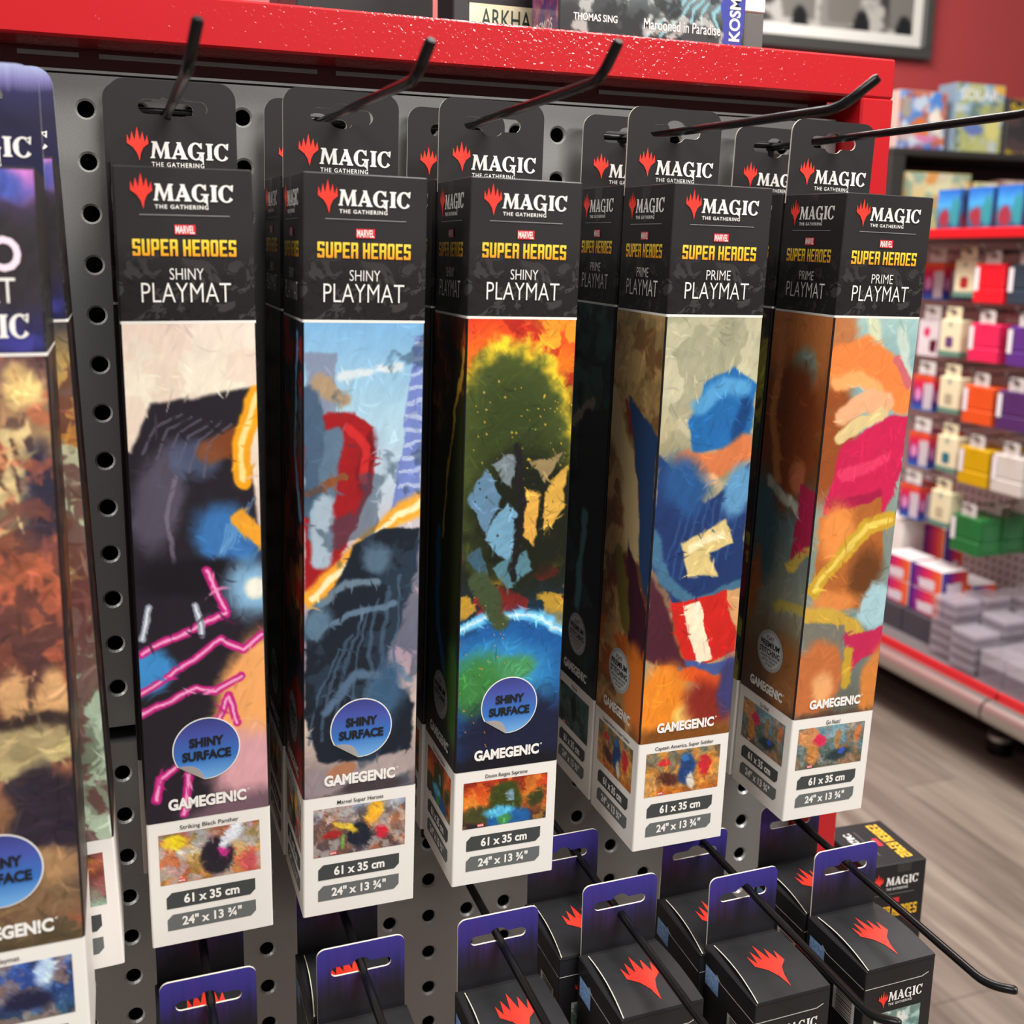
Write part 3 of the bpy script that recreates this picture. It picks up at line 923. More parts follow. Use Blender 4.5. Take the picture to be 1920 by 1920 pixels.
PICS = {
    'neon': lambda: picture(1, [(0, (150, 140, 120)), (.25, (226, 190, 130)), (.6, (206, 130, 70))], [(120, 100, 40), (196, 70, 50), (176, 190, 220)], blobs=((.55, .33, .16, .22, (40, 34, 44), .3), (.7, .12, .06, .2, (230, 235, 250), .4, 30), (.15, .1, .12, .08, (236, 206, 40), .3), (.6, .3, .05, .05, (200, 50, 140), .4), (.88, .45, .1, .12, (206, 90, 90), .5))),
    'city': lambda: picture(2, [(0, (150, 170, 200)), (.2, (150, 110, 90)), (.58, (110, 92, 96))], [(206, 110, 60), (60, 52, 60), (206, 206, 200)], blobs=((.5, .36, .10, .16, (30, 36, 50), .3), (.65, .12, .08, .14, (250, 180, 50), .4, 30), (.35, .25, .16, .03, (240, 200, 60), .4, 30), (.72, .36, .07, .09, (206, 40, 60), .4), (.2, .33, .1, .06, (170, 40, 40), .4), (.32, .42, .03, .1, (110, 160, 70), .4))),
    'ember': lambda: picture(3, [(0, (190, 60, 30)), (.3, (236, 110, 36)), (.58, (30, 34, 44))], [(90, 26, 24), (250, 170, 60)], blobs=((.5, .28, .2, .26, (60, 70, 26), .25), (.56, .22, .05, .07, (120, 150, 170), .4), (.2, .42, .22, .12, (70, 70, 36), .4), (.55, .56, .28, .17, (34, 96, 160), .2), (.42, .42, .16, .07, (90, 190, 236), .5), (.5, .52, .1, .06, (70, 140, 80), .5), (.85, .3, .12, .12, (60, 64, 34), .4))),
    'stripe': lambda: picture(4, [(0, (110, 112, 96)), (.25, (170, 150, 110)), (.58, (206, 110, 36))], [(90, 60, 40), (226, 180, 110), (250, 150, 40)], blobs=((.55, .26, .12, .2, (36, 66, 120), .3), (.52, .12, .05, .06, (50, 120, 190), .3), (.8, .24, .09, .13, (200, 44, 50), .25, -20), (.24, .14, .08, .05, (206, 50, 50), .3), (.3, .36, .18, .09, (86, 46, 34), .4, 20), (.62, .42, .05, .1, (226, 220, 206), .4))),
    'russet': lambda: picture(5, [(0, (120, 160, 176)), (.25, (96, 130, 140)), (.58, (110, 96, 80))], [(176, 196, 200), (70, 80, 60), (170, 110, 70)], blobs=((.15, .14, .14, .14, (206, 140, 90), .3), (.3, .2, .08, .07, (214, 40, 80), .3), (.24, .36, .08, .16, (196, 130, 70), .3), (.6, .2, .05, .14, (176, 130, 80), .3), (.6, .42, .2, .07, (40, 56, 60), .4), (.68, .4, .05, .04, (60, 90, 200), .3), (.9, .16, .05, .13, (206, 120, 70), .3))),
    'teal': lambda: picture(6, [(0, (50, 80, 78)), (.3, (70, 96, 90)), (.58, (40, 56, 56))], [(30, 34, 36), (110, 130, 120)], blobs=((.5, .25, .09, .2, (26, 28, 32), .3),)),
    'blue': lambda: picture(7, [(0, (60, 90, 170)), (.3, (40, 66, 130)), (.58, (60, 96, 120))], [(120, 170, 226), (30, 34, 60), (190, 140, 96)], blobs=((.78, .12, .08, .16, (190, 215, 245), .5), (.2, .2, .2, .14, (196, 130, 80), .5), (.65, .38, .2, .1, (34, 36, 64), .5))),
    'mist': lambda: picture(8, [(0, (46, 44, 48)), (.1, (170, 110, 50)), (.25, (120, 60, 50)), (.58, (150, 180, 160))], [(60, 40, 44), (176, 80, 96)]),
}

# ------------------------------------------------------------------ playmat cartons
BW, BD, BH = 0.0555, 0.0538, 0.352
LINE, ARTB = -0.0622, -0.2895     # white rule under the header / lower edge of the artwork, from the top
HOOKGAP = 0.0008


def carton_frames(w, d, H):
    fr = lambda s, h, o: (s, -d / 2 - o, H + h)
    le = lambda s, h, o: (-w / 2 - o, -s, H + h)
    ri = lambda s, h, o: (w / 2 + o, s, H + h)
    tp = lambda s, t, o: (s, t, H + o)
    return fr, le, ri, tp


def rounded_column(mb, w, d, levels, mats, r=0.0009):
    """vertical carton with softly creased corners; one material per level band"""
    ring = []
    for cx, cy, a in ((w / 2 - r, -d / 2 + r, -90), (w / 2 - r, d / 2 - r, 0), (-w / 2 + r, d / 2 - r, 90), (-w / 2 + r, -d / 2 + r, 180)):
        for k in range(4):
            t = math.radians(a + 30 * k)
            ring.append((cx + r * math.cos(t), cy + r * math.sin(t)))
    n = len(ring)
    for (z0, z1), m in zip(zip(levels[:-1], levels[1:]), mats):
        vs = [(p[0], p[1], z0) for p in ring] + [(p[0], p[1], z1) for p in ring]
        mb.add(vs, [[i, (i + 1) % n, n + (i + 1) % n, n + i] for i in range(n)], m)
    mb.add([(p[0], p[1], levels[0]) for p in ring], [list(range(n - 1, -1, -1))], mats[0])
    e = 0.0008
    k = [(p[0] * (1 - e / w * 2), p[1] * (1 - e / d * 2), levels[-1] + e * .6) for p in ring]
    mb.add([(p[0], p[1], levels[-1]) for p in ring] + k, [[i, (i + 1) % n, n + (i + 1) % n, n + i] for i in range(n)] + [list(range(n, 2 * n))], mats[-1])


def header_print(mb, fr, word, dim=1.0, short=False):
    k = dim
    put_claw(mb, fr, -.0211 * k, -.0125 * k, -.0166, -.0022, M_RED)
    put_serif(mb, fr, -.0122 * k, .0197 * k, -.0131, -.0063, M_INK)
    put_text(mb, 'THE GATHERING', fr, -.0118 * k, .0095 * k, -.0163, -.0146, M_INK, .022)
    mb.add([fr(a * k, b, .0003) for a, b in ((-.0180, -.01895), (.0180, -.01895), (.0180, -.01865), (-.0180, -.01865))], [[0, 1, 2, 3]], M_GREYINK)
    mb.add([fr(a * k, b, .0003) for a, b in ((-.0044, -.0266), (.0040, -.0266), (.0040, -.0226), (-.0044, -.0226))], [[0, 1, 2, 3]], M_MRED)
    put_text(mb, 'MARVEL', fr, -.0040 * k, .0036 * k, -.0262, -.0230, M_INK, .02, .0004)
    put_block(mb, 'SUPER HEROES', fr, -.0213 * k, .0203 * k, -.0354, -.0286, M_GOLD)
    put_text(mb, word, fr, -.0071 * k, .0066 * k, -.0451, -.0404, M_INK, -.008)
    put_text(mb, 'PLAYMAT', fr, -.0186 * k, .0176 * k, -.0544, -.0464, M_INK, -.010)


def label_plate(mb, fr, h0, h1, m, s, k=1.0):
    x0, x1, c = -.0205 * k, .0198 * k, .0024
    hh = h1 - h0
    mb.poly([[(x0, h0), (x1 - c, h0), (x1, h0 + hh * .3), (x1, h1), (x0 + c, h1), (x0, h1 - hh * .3)]], fr, m, .00015)


def playmat(key, label, group, pos, rot, word, front, left, right, pic, caption, sticker=True, depth_detail=True, front_detail=True, special=None):
    fr, le, ri, tp = carton_frames(BW, BD, BH)
    x, y, z, a, tx, ty = pos
    Rm = Matrix.Rotation(a, 3, 'Z') @ Matrix.Rotation(tx, 3, 'X') @ Matrix.Rotation(ty, 3, 'Y')
    base = Vector((x, y, z)) + Rm @ Vector((0, BD / 2, -BH))
    root = thing('playmat_box', label, 'box', base, Rm.to_euler(), group)
    mb = MB()
    rounded_column(mb, BW, BD, [0, BH + ARTB, BH + LINE - .0012, BH + LINE, BH], [M_WHITE, M_BLACK, M_WHITE, M_HEAD])
    carton = mb.build('carton', root)
    # hang tab with euro slot, printed card with pale cut edges
    tb = MB()
    tf = lambda s, h, o: (s, BD / 2 - .0012 - o, BH + h)
    face = M_DARK if special is None else M_TAB2
    tb.sheet(rrect(-BW / 2, BW / 2, -.004, .0417, .0075, 6, (0, 1, 1, 0)), [euro_slot(0, .0300, .0150, .0032, .0058, .0050)], tf, .0011, face, M_PAPER, M_PAPER)
    tab = tb.build('hang_tab', root)
    lp = MB()
    put_claw(lp, tf, -.0205, -.0112, .0062, .0210, M_RED)
    put_serif(lp, tf, -.0106, .0238, .0076, .0150, M_INK)
    put_text(lp, 'THE GATHERING', tf, -.0102, .0128, .0040, .0060, M_INK, .012)
    lp.build('logo_print', tab)
    # front face print
    hp = MB()
    if front_detail and special is None:
        header_print(hp, fr, word)
    if special:
        ha = Art(60, 66, 1.15, 140 if special == 'cavern' else 150, .08)
        ha.grad([(0, (206, 130, 206)), (.10, (170, 110, 190)), (.22, (66, 56, 78)), (.35, (52, 48, 52)), (.8, (54, 48, 54)), (1.0, (48, 46, 92)), (1.15, (40, 38, 80))])
        ha.blob(.72, .10, .26, .10, (78, 92, 176), .5).blob(.62, .22, .16, .08, (74, 88, 170), .5).blob(.30, .1, .3, .1, (214, 136, 206), .5)
        ha.blob(.8, 1.06, .2, .07, (64, 62, 140), .6).blob(.5, .95, .3, .06, (56, 52, 110), .6)
        ha.brush(.2).mesh('header_artwork', fr, -BW / 2 + .0007, BW / 2 - .0007, LINE + .0001, -.0004, root)
    if special == 'cavern':
        put_text(hp, 'O', fr, .0105, .0215, -.0345, -.0225, M_PINKINK, .03)
        put_text(hp, 'I', fr, .0105, .0125, -.0180, -.0080, M_PINKINK, .03)
        put_text(hp, 'PLAYMAT', fr, -.0186, .0190, -.0450, -.0365, M_INK, -.004)
        put_serif(hp, fr, -.0110, .0225, -.0570, -.0490, M_INK)
        put_claw(hp, fr, -.0205, -.0118, -.0600, -.0455, M_RED)
    if left is not None and depth_detail:
        header_print(hp, le, word, .93)
    hp.build('header_lettering', carton)
    arts = []
    if front_detail:
        fa = front(NF).mesh('artwork', fr, -BW / 2 + .0007, BW / 2 - .0007, ARTB, LINE - .0012, root)
        arts.append((fa, fr, 1.0))
    if left is not None:
        la = left(NS).mesh('artwork', le, -BD / 2 + .0005, BD / 2 - .0007, ARTB, LINE - .0012, root)
        arts.append((la, le, .93))
    if right is not None:
        ra = right(NS).mesh('artwork', ri, -BD / 2 + .0007, BD / 2 - .0005, ARTB, LINE - .0012, root)
    for ao, f, k in arts:
        bm = MB()
        put_text(bm, 'GAMEGEN!C', f, -.0178 * k, .0170 * k, -.2843, -.2785, M_INK, .046, .0004)
        put_text(bm, 'o', f, .0176 * k, .0186 * k, -.2794, -.2784, M_INK, 0, .0004)
        bm.build('brand_lettering', ao)
        pc = PICS[pic]().mesh('picture_panel', f, -.0228 * k, .0226 * k, -.3210, -.2957, root)
        cp = MB()
        hw = .0013 * len(caption) / 2 * .46 / .5
        put_text(cp, caption, f, -hw * k, hw * k, -.2948, -.2921, M_TXTBLACK, .006)
        if special is None:
            cp.add([f(q[0] * k, q[1], .0003) for q in ((-.0150, -.3205), (-.0115, -.3205), (-.0115, -.3188), (-.0150, -.3188))], [[0, 1, 2, 3]], M_MRED)
            put_text(cp, 'MARVEL', f, -.0148 * k, -.0117 * k, -.3202, -.3191, M_INK, .02, .0004)
        cp.build('caption_lettering', carton)
        for h0, h1, m, s, x0, x1 in ((-.3334, -.3254, M_LAB1, '61 x 35 cm', -.0128, .0124), (-.3446, -.3366, M_LAB2, '24" x 13 ¾"', -.0140, .0132)):
            pm = MB()
            label_plate(pm, f, h0, h1, m, s, k)
            po = pm.build('size_label', root)
            tm = MB()
            put_text(tm, s, f, x0 * k, x1 * k, h0 + .0017, h1 - .0014, M_INK, .034)
            tm.build('lettering', po)
        if f is fr and sticker:
            sm = MB()
            R0, cy = .0150, -.2560
            ring = [(R0 * math.cos(t), cy + R0 * math.sin(t)) for t in [math.radians(-96 + 305 * i / 40) for i in range(41)]]
            sm.poly([ring], f, M_INK, .0004)
            ring2 = [(R0 * .965 * math.cos(t), cy + R0 * .965 * math.sin(t)) for t in [math.radians(-96 + 305 * i / 40) for i in range(41)]]
            sm.poly([ring2], f, M_STICK, .0005)
            # peeled lower-left corner
            a0, a1 = ring[0], ring[-1]
            n = 8
            va, vb = [], []
            for i in range(n + 1):
                t = i / n
                px, py = a1[0] + (a0[0] - a1[0]) * t, a1[1] + (a0[1] - a1[1]) * t
                b = math.sin(math.pi * t)
                va.append(f(px, py, .0006))
                vb.append(f(px + b * .0021 - .0003 + .0008 * t, py + b * .0036, .0006 + .0018 * b))
            sm.add(va + vb, [[i, i + 1, n + 2 + i, n + 1 + i] for i in range(n)], M_PEEL, True)
            so = sm.build('round_sticker', root)
            so['label'] = 'round blue sticker with a peeled corner'
            tm = MB()
            put_text(tm, 'SHINY', f, -.0075, .0078, -.2548, -.2502, M_TXTBLACK, .044, .0008)
            put_text(tm, 'SURFACE', f, -.0108, .0108, -.2612, -.2566, M_TXTBLACK, .044, .0008)
            tm.build('lettering', so)
        if f is le:
            sm = MB()
            R0, cy = .0128, -.2585
            nn = 72
            sm.poly([[(R0 * (1 if i % 2 else .965) * math.cos(2 * math.pi * i / nn), cy + R0 * (1 if i % 2 else .965) * math.sin(2 * math.pi * i / nn)) for i in range(nn)]], f, M_SILVER, .0003)
            sm.poly([[(R0 * .83 * math.cos(2 * math.pi * i / 36), cy + R0 * .83 * math.sin(2 * math.pi * i / 36)) for i in range(36)]], f, M_SILVER2, .0004)
            so = sm.build('stitching_badge', root)
            tm = MB()
            for s, w_, h0, h1, wt in (('FLAT', .0034, -.2520, -.2497, 0), ('PREMIUM', .0092, -.2566, -.2531, .022), ('STITCHING', .0100, -.2611, -.2576, .022), ('PREVENTS CARDS FROM', .0084, -.2634, -.2620, 0), ('GETTING CAUGHT', .0064, -.2656, -.2642, 0), ('ON SEAM', .0034, -.2678, -.2664, 0)):
                put_text(tm, s, f, -w_, w_, h0, h1, M_TXTBLACK, wt, .0006)
            tm.build('lettering', so)
    if left is not None:
        # clear seal folded over the top edge
        sl = MB()
        pts = [(-.0045, 0), (.0045, 0), (.0045, -.012)] + [(.0045 * math.cos(math.radians(-20 * i)), -.012 - .0060 * math.sin(math.radians(20 * i))) for i in range(1, 9)] + [(-.0045, -.012)]
        sl.poly([pts], le, M_CLEAR, .0007)
        sl.add([tp(-BW / 2 - .0007, q, .0007) for q in (-.0045, .0045)] + [tp(-BW / 2 + .012, q, .0012) for q in (.0045, -.0045)], [[0, 1, 2, 3]], M_CLEAR)
        so = sl.build('seal_sticker', root)
        so['label'] = 'clear seal folded over the top edge'
    return root


M_TAB2 = gradient_mat('indigo_tab_card', [(0, (40, 38, 72)), (.5, (44, 42, 66)), (.74, (52, 50, 88)), (.86, (130, 124, 180)), (1, (176, 186, 224))], 2, 0.352, 0.394, 0.4, .12)
M_PINKINK = mat('pale_pink_ink', (248, 226, 240), .4)
M_PEEL = mat('sticker_back', (232, 230, 228), .4)
M_STICK = gradient_mat('blue_foil', [(0, (120, 178, 232)), (.35, (58, 118, 196)), (.75, (74, 84, 166)), (1, (60, 66, 130))], 2, 0.352 - .271, 0.352 - .241, .32)
M_SILVER2 = mat('silver_badge_inner', (206, 206, 204), .35)

P = {  # front top edge centre x, y, z and small swing angles
    'A': (.0380, -.1180, -.0354, .0019, .0043, -.0011), 'B': (.1141, -.1204, -.0356, .0033, .0121, .0165),
    'C': (.1903, -.1176, -.0347, -.0049, .0038, .0183), 'D': (.2917, -.1217, -.0342, .0034, .0152, .0154),
    'E': (.3917, -.1210, -.0356, .0026, .0211, .0220), 'Z': (-.0420, -.1825, -.0420, 0, 0, 0), 'Y': (-.0385, -.1255, -.0345, 0, .0, -.026)}


def behind(k, dx=-.0012, gap=.0012, dz=0.0020):
    x, y, z, a, tx, ty = P[k]
    return (x + dx, y + BD + gap, z + dz, a, tx, ty)


FG = 'long playmat boxes in the front row of the wire hooks'
BG = 'playmat boxes hanging directly behind the front row'
playmat('A', 'long hanging box with cream sky and neon pink lines, second of the front row', FG, P['A'], 0, 'SHINY', art_neon, side_neon, None, 'neon', 'Striking Black Panther')
playmat('B', 'long hanging box with pale blue sky, red sweep and navy mass artwork', FG, P['B'], 0, 'SHINY', art_city, side_dim, None, 'city', 'Marvel Super Heroes')
playmat('C', 'long hanging box with fiery top, mossy green middle and blue glowing arc', FG, P['C'], 0, 'SHINY', art_ember, side_ember, None, 'ember', 'Doom Reigns Supreme')
playmat('D', 'long hanging box with bright blue dome and red and cream bands', FG, P['D'], 0, 'PRIME', art_stripe, side_stripe, None, 'stripe', 'Captain America, Super Soldier', sticker=False)
playmat('E', 'long hanging box with russet plume, crimson and gold artwork, rightmost of the row', FG, P['E'], 0, 'PRIME', art_russet, side_russet, None, 'russet', 'Go Nuts!', sticker=False)
playmat('Z', 'long brown rocky artwork box cut off by the left edge, nearest the camera', FG, P['Z'], 0, 'SHINY', art_cavern, None, side_rust, 'blue', 'Playmat', special='cavern')
playmat('Y', 'long box with pale green and rust artwork showing behind the brown rocky box', BG, P['Y'], 0, 'SHINY', side_mist, None, side_rust, 'mist', 'Playmat', sticker=False, special='mist')
playmat('A2', 'dark hanging box almost hidden behind the cream and neon pink box', BG, behind('A', -.0022, .0012, .0055), 0, 'SHINY', None, side_neon, None, 'neon', 'Playmat', front_detail=False)
playmat('B2', 'dark hanging box peeking out left behind the pale blue sky box', BG, behind('B'), 0, 'SHINY', None, side_rust, None, 'city', 'Marvel Super Heroes', front_detail=False)
playmat('C2', 'hanging box peeking out left behind the fiery green box', BG, behind('C'), 0, 'SHINY', None, side_rust, None, 'ember', 'Doom Reigns Supreme', front_detail=False)
playmat('D2', 'hanging box with dark teal side artwork behind the blue dome box', BG, behind('D', -.0008), 0, 'PRIME', None, side_teal, None, 'teal', 'Playmat', front_detail=False)
playmat('E2', 'hanging box with crimson and green side artwork behind the russet plume box', BG, behind('E'), 0, 'PRIME', None, side_jungle, None, 'russet', 'Go Nuts!', front_detail=False)


# ------------------------------------------------------------------ pegboard display rack
def peg_material():
    m = mat('grey_peg_metal', (150, 151, 151), 0.42, 0.65, noise=(1500, .10), bump=(2600, .12, .0004))
    return m


M_PEG = peg_material()
M_RIM = mat('hole_rim_metal', (186, 186, 184), 0.4, 0.3)
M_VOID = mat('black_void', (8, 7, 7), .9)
M_REDP = mat('red_powder_coat', (188, 12, 25), 0.5, spec=0.2, bump=(400, .40, .0010))
nt_ = M_REDP.node_tree
b_ = nt_.nodes['Principled BSDF']
for l_ in list(b_.inputs['Normal'].links):
    src_ = l_.from_socket
    nt_.links.remove(l_)
    nt_.links.new(src_, b_.inputs['Coat Normal'])
b_.inputs['Coat Weight'].default_value = 1.0
b_.inputs['Coat Roughness'].default_value = 0.09
M_REDD = mat('dark_red_steel', (92, 14, 20), 0.4)
U = 0.0254
rack = thing('display_rack', 'red framed metal pegboard rack holding the hanging boxes', 'display rack', (0.2, 0.05, -1.25))
RO = Vector((-.2, -.05, 1.25))


def peg_panel(name, c0, c1, rows, z0, z1):
    mb = MB()
    N = 16
    R = .0041
    zs = sorted(rows)
    x_lo, x_hi = (c0 - .55) * U, (c1 + .5) * U
    vs, fs = [], []
    sh = lambda p: (p[0] + RO.x, p[1] + RO.y, p[2] + RO.z)
    for r in rows:
        for c in range(c0, c1 + 1):
            cx, cz = c * U, -r * U
            ax, bx = cx - U / 2, cx + U / 2
            if c == c0:
                ax = x_lo
            az, bz = cz - U / 2, cz + U / 2
            if r == rows[0]:
                bz = z1
            if r == rows[-1]:
                az = z0
            sq, rim, hole, deep = [], [], [], []
            for k in range(N):
                t = 2 * math.pi * k / N
                dx, dz = math.cos(t), math.sin(t)
                s = 1 / max(abs(dx), abs(dz))
                qx, qz = dx * s, dz * s
                sq.append((cx + (qx * (bx - cx) if qx > 0 else -qx * (ax - cx)), 0, cz + (qz * (bz - cz) if qz > 0 else -qz * (az - cz))))
                rim.append((cx + dx * R * 1.27, 0, cz + dz * R * 1.27))
                hole.append((cx + dx * R, .0014, cz + dz * R))
                deep.append((cx + dx * R, .0032, cz + dz * R))
            V = [sh(p) for p in sq + rim]
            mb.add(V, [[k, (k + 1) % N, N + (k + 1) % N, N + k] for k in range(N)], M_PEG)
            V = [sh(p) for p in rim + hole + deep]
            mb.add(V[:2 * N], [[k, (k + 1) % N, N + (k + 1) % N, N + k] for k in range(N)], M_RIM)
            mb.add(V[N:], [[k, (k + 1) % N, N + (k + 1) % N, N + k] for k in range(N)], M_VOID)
    # folded top and bottom flange
    mb.box(sh((x_lo, 0, z1)), sh((x_hi, .018, z1 + .0012)), M_PEG)
    mb.box(sh((x_lo, 0, z0 - .0012)), sh((x_hi, .018, z0)), M_PEG)
    mb.box(sh((x_hi, 0, z0)), sh((x_hi + .001, .018, z1)), M_PEG)
    mb.box(sh((x_lo - .001, 0, z0)), sh((x_lo, .018, z1)), M_PEG)
    return mb.build(name, rack)


peg_panel('pegboard_panel', -12, 17, list(range(0, 13)), -.3262, .0150)
peg_panel('pegboard_panel', -12, 17, list(range(14, 30)), -.7500, -.3385)


def rbox(name, a, b, m, bevel=0, par=rack):
    mb = MB()
    mb.box(Vector(a) + RO, Vector(b) + RO, m, bevel)
    return mb.build(name, par)


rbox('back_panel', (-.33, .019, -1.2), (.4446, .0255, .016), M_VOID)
rbox('top_rail', (-.36, -.020, .0300), (.4710, .0100, .0535), M_REDP, .0012)
rbox('upright_post', (.4475, -.020, -1.25), (.4715, .060, .0300), M_REDP, .0012)
rbox('upright_post', (-.36, -.020, -1.25), (-.335, .060, .0300), M_REDP, .0012)
rbox('top_shelf', (-.36, .0102, .0440), (.4710, .34, .0535), M_REDD)
rbox('panel_lip', (-.3325, -.0006, .0171), (.4440, .012, .0184), M_PEG)
sr = MB()
for a, b in ((-.33, -.040), (-.0305, -.002), (.0075, .118), (.128, .275), (.285, .432)):
    pass
sr.box(Vector((-.335, .014, .0165)) + RO, Vector((.4470, .0185, .0435)) + RO, M_REDD)  # plate coloured dark red for the shade behind the top rail
for a, b in ((-.30, -.040), (-.0305, -.002), (.0075, .118), (.128, .275), (.285, .432)):
    sr.box(Vector((a, .0128, .0262)) + RO, Vector((b, .0142, .0285)) + RO, M_PEG)  # grey strips painted for light coming through the slots from behind
sr.build('slotted_rail', rack)
rbox('base_deck', (-.36, -.36, -1.17), (.4710, .06, -1.13), M_REDD)
rbox('kick_plate', (-.35, -.33, -1.25), (.46, .05, -1.17), M_VOID)
rbox('side_shelf', (.4718, -.06, -.722), (.62, .09, -.712), M_VOID)


# ------------------------------------------------------------------ wire hooks
def hook(label, group, x, zb, yb, bend, tip, r=.0021, low=False):
    """straight wire from a peg hole to the bend, then an upturned end"""
    root = thing('display_hook', label, 'hook', (x, 0, zb), None, group)
    mb = MB()
    b = Vector(bend) - Vector((x, 0, zb))
    t = Vector(tip) - Vector((x, 0, zb))
    s = Vector((0, -.0035, 0))
    d0, d1 = (b - Vector((0, 0, 0))).normalized(), (t - b).normalized()
    k = .008
    pts = [s] + [b * q for q in (.3, .6, .85)] + [b - d0 * k]
    for i in range(1, 6):
        q = i / 6
        p = (b - d0 * k) * (1 - q) ** 2 + b * 2 * q * (1 - q) + (b + d1 * k) * q * q
        pts.append(p)
    pts += [b + d1 * k, t - d1 * .0012, t]
    rr = [r] * (len(pts) - 1) + [r * .72]
    mb.tube(pts, rr, M_WIRE, 14)
    mb.build('wire_rod', root)
    pb = MB()
    c0 = math.floor(x / U)
    zr = round(zb / U) * U - zb
    for c in (c0, c0 + 1):
        pb.tube([(c * U - x, .0060, zr), (c * U - x, -.0030, zr)], .0019, M_WIRE, 10)
    pb.tube([(c0 * U - x - .002, -.0048, zr), ((c0 + 1) * U - x + .002, -.0048, zr)], .0019, M_WIRE, 10)
    pb.tube([(0, -.0060, max(zr, 0) + .001), (0, -.0060, min(zr, 0) - .016)], .0019, M_WIRE, 10)
    pb.build('hook_bracket', root)
    return root


UG, LG = 'black wire hooks along the top of the pegboard', 'black wire hooks holding the small black boxes'
for nm, x, b, t in (('cream and neon pink', .0381, (.0356, -.200, -.0090), (.0386, -.212, .0050)), ('pale blue sky', .1143, (.1142, -.200, -.0072), (.1166, -.212, .0044)), ('fiery green', .1905, (.1868, -.200, -.0027), (.1883, -.212, .0094)), ('blue dome', .2921, (.2962, -.200, -.0070), (.3053, -.212, .0044)), ('russet plume', .3937, (.3945, -.206, -.0038), (.4020, -.218, .0080))):
    hook('black wire hook with upturned end carrying the %s box' % nm, UG, x, -.0015, 0, b, t)
hook('black wire hook inside the tab of the brown rocky box', UG, -.0381, -.0015, 0, (-.042, -.235, -.009), (-.041, -.247, .004))

# ------------------------------------------------------------------ small black hanging boxes
SW, SD, SH = .0447, .0497, .098
M_PURP = gradient_mat('indigo_hang_card', [(0, (30, 29, 32)), (.30, (32, 30, 36)), (.52, (42, 37, 72)), (.72, (54, 47, 122)), (1, (62, 54, 142))], 2, SH, SH + .040, .4, .35)
M_PRICE = mat('pale_blue_sticker', (140, 176, 226), .5, noise=(700, .35))
M_LID = mat('lid_card', (40, 40, 42), .42, spec=.6, noise=(160, .12))
M_LIDE = mat('worn_card_edge', (150, 146, 140), .6)


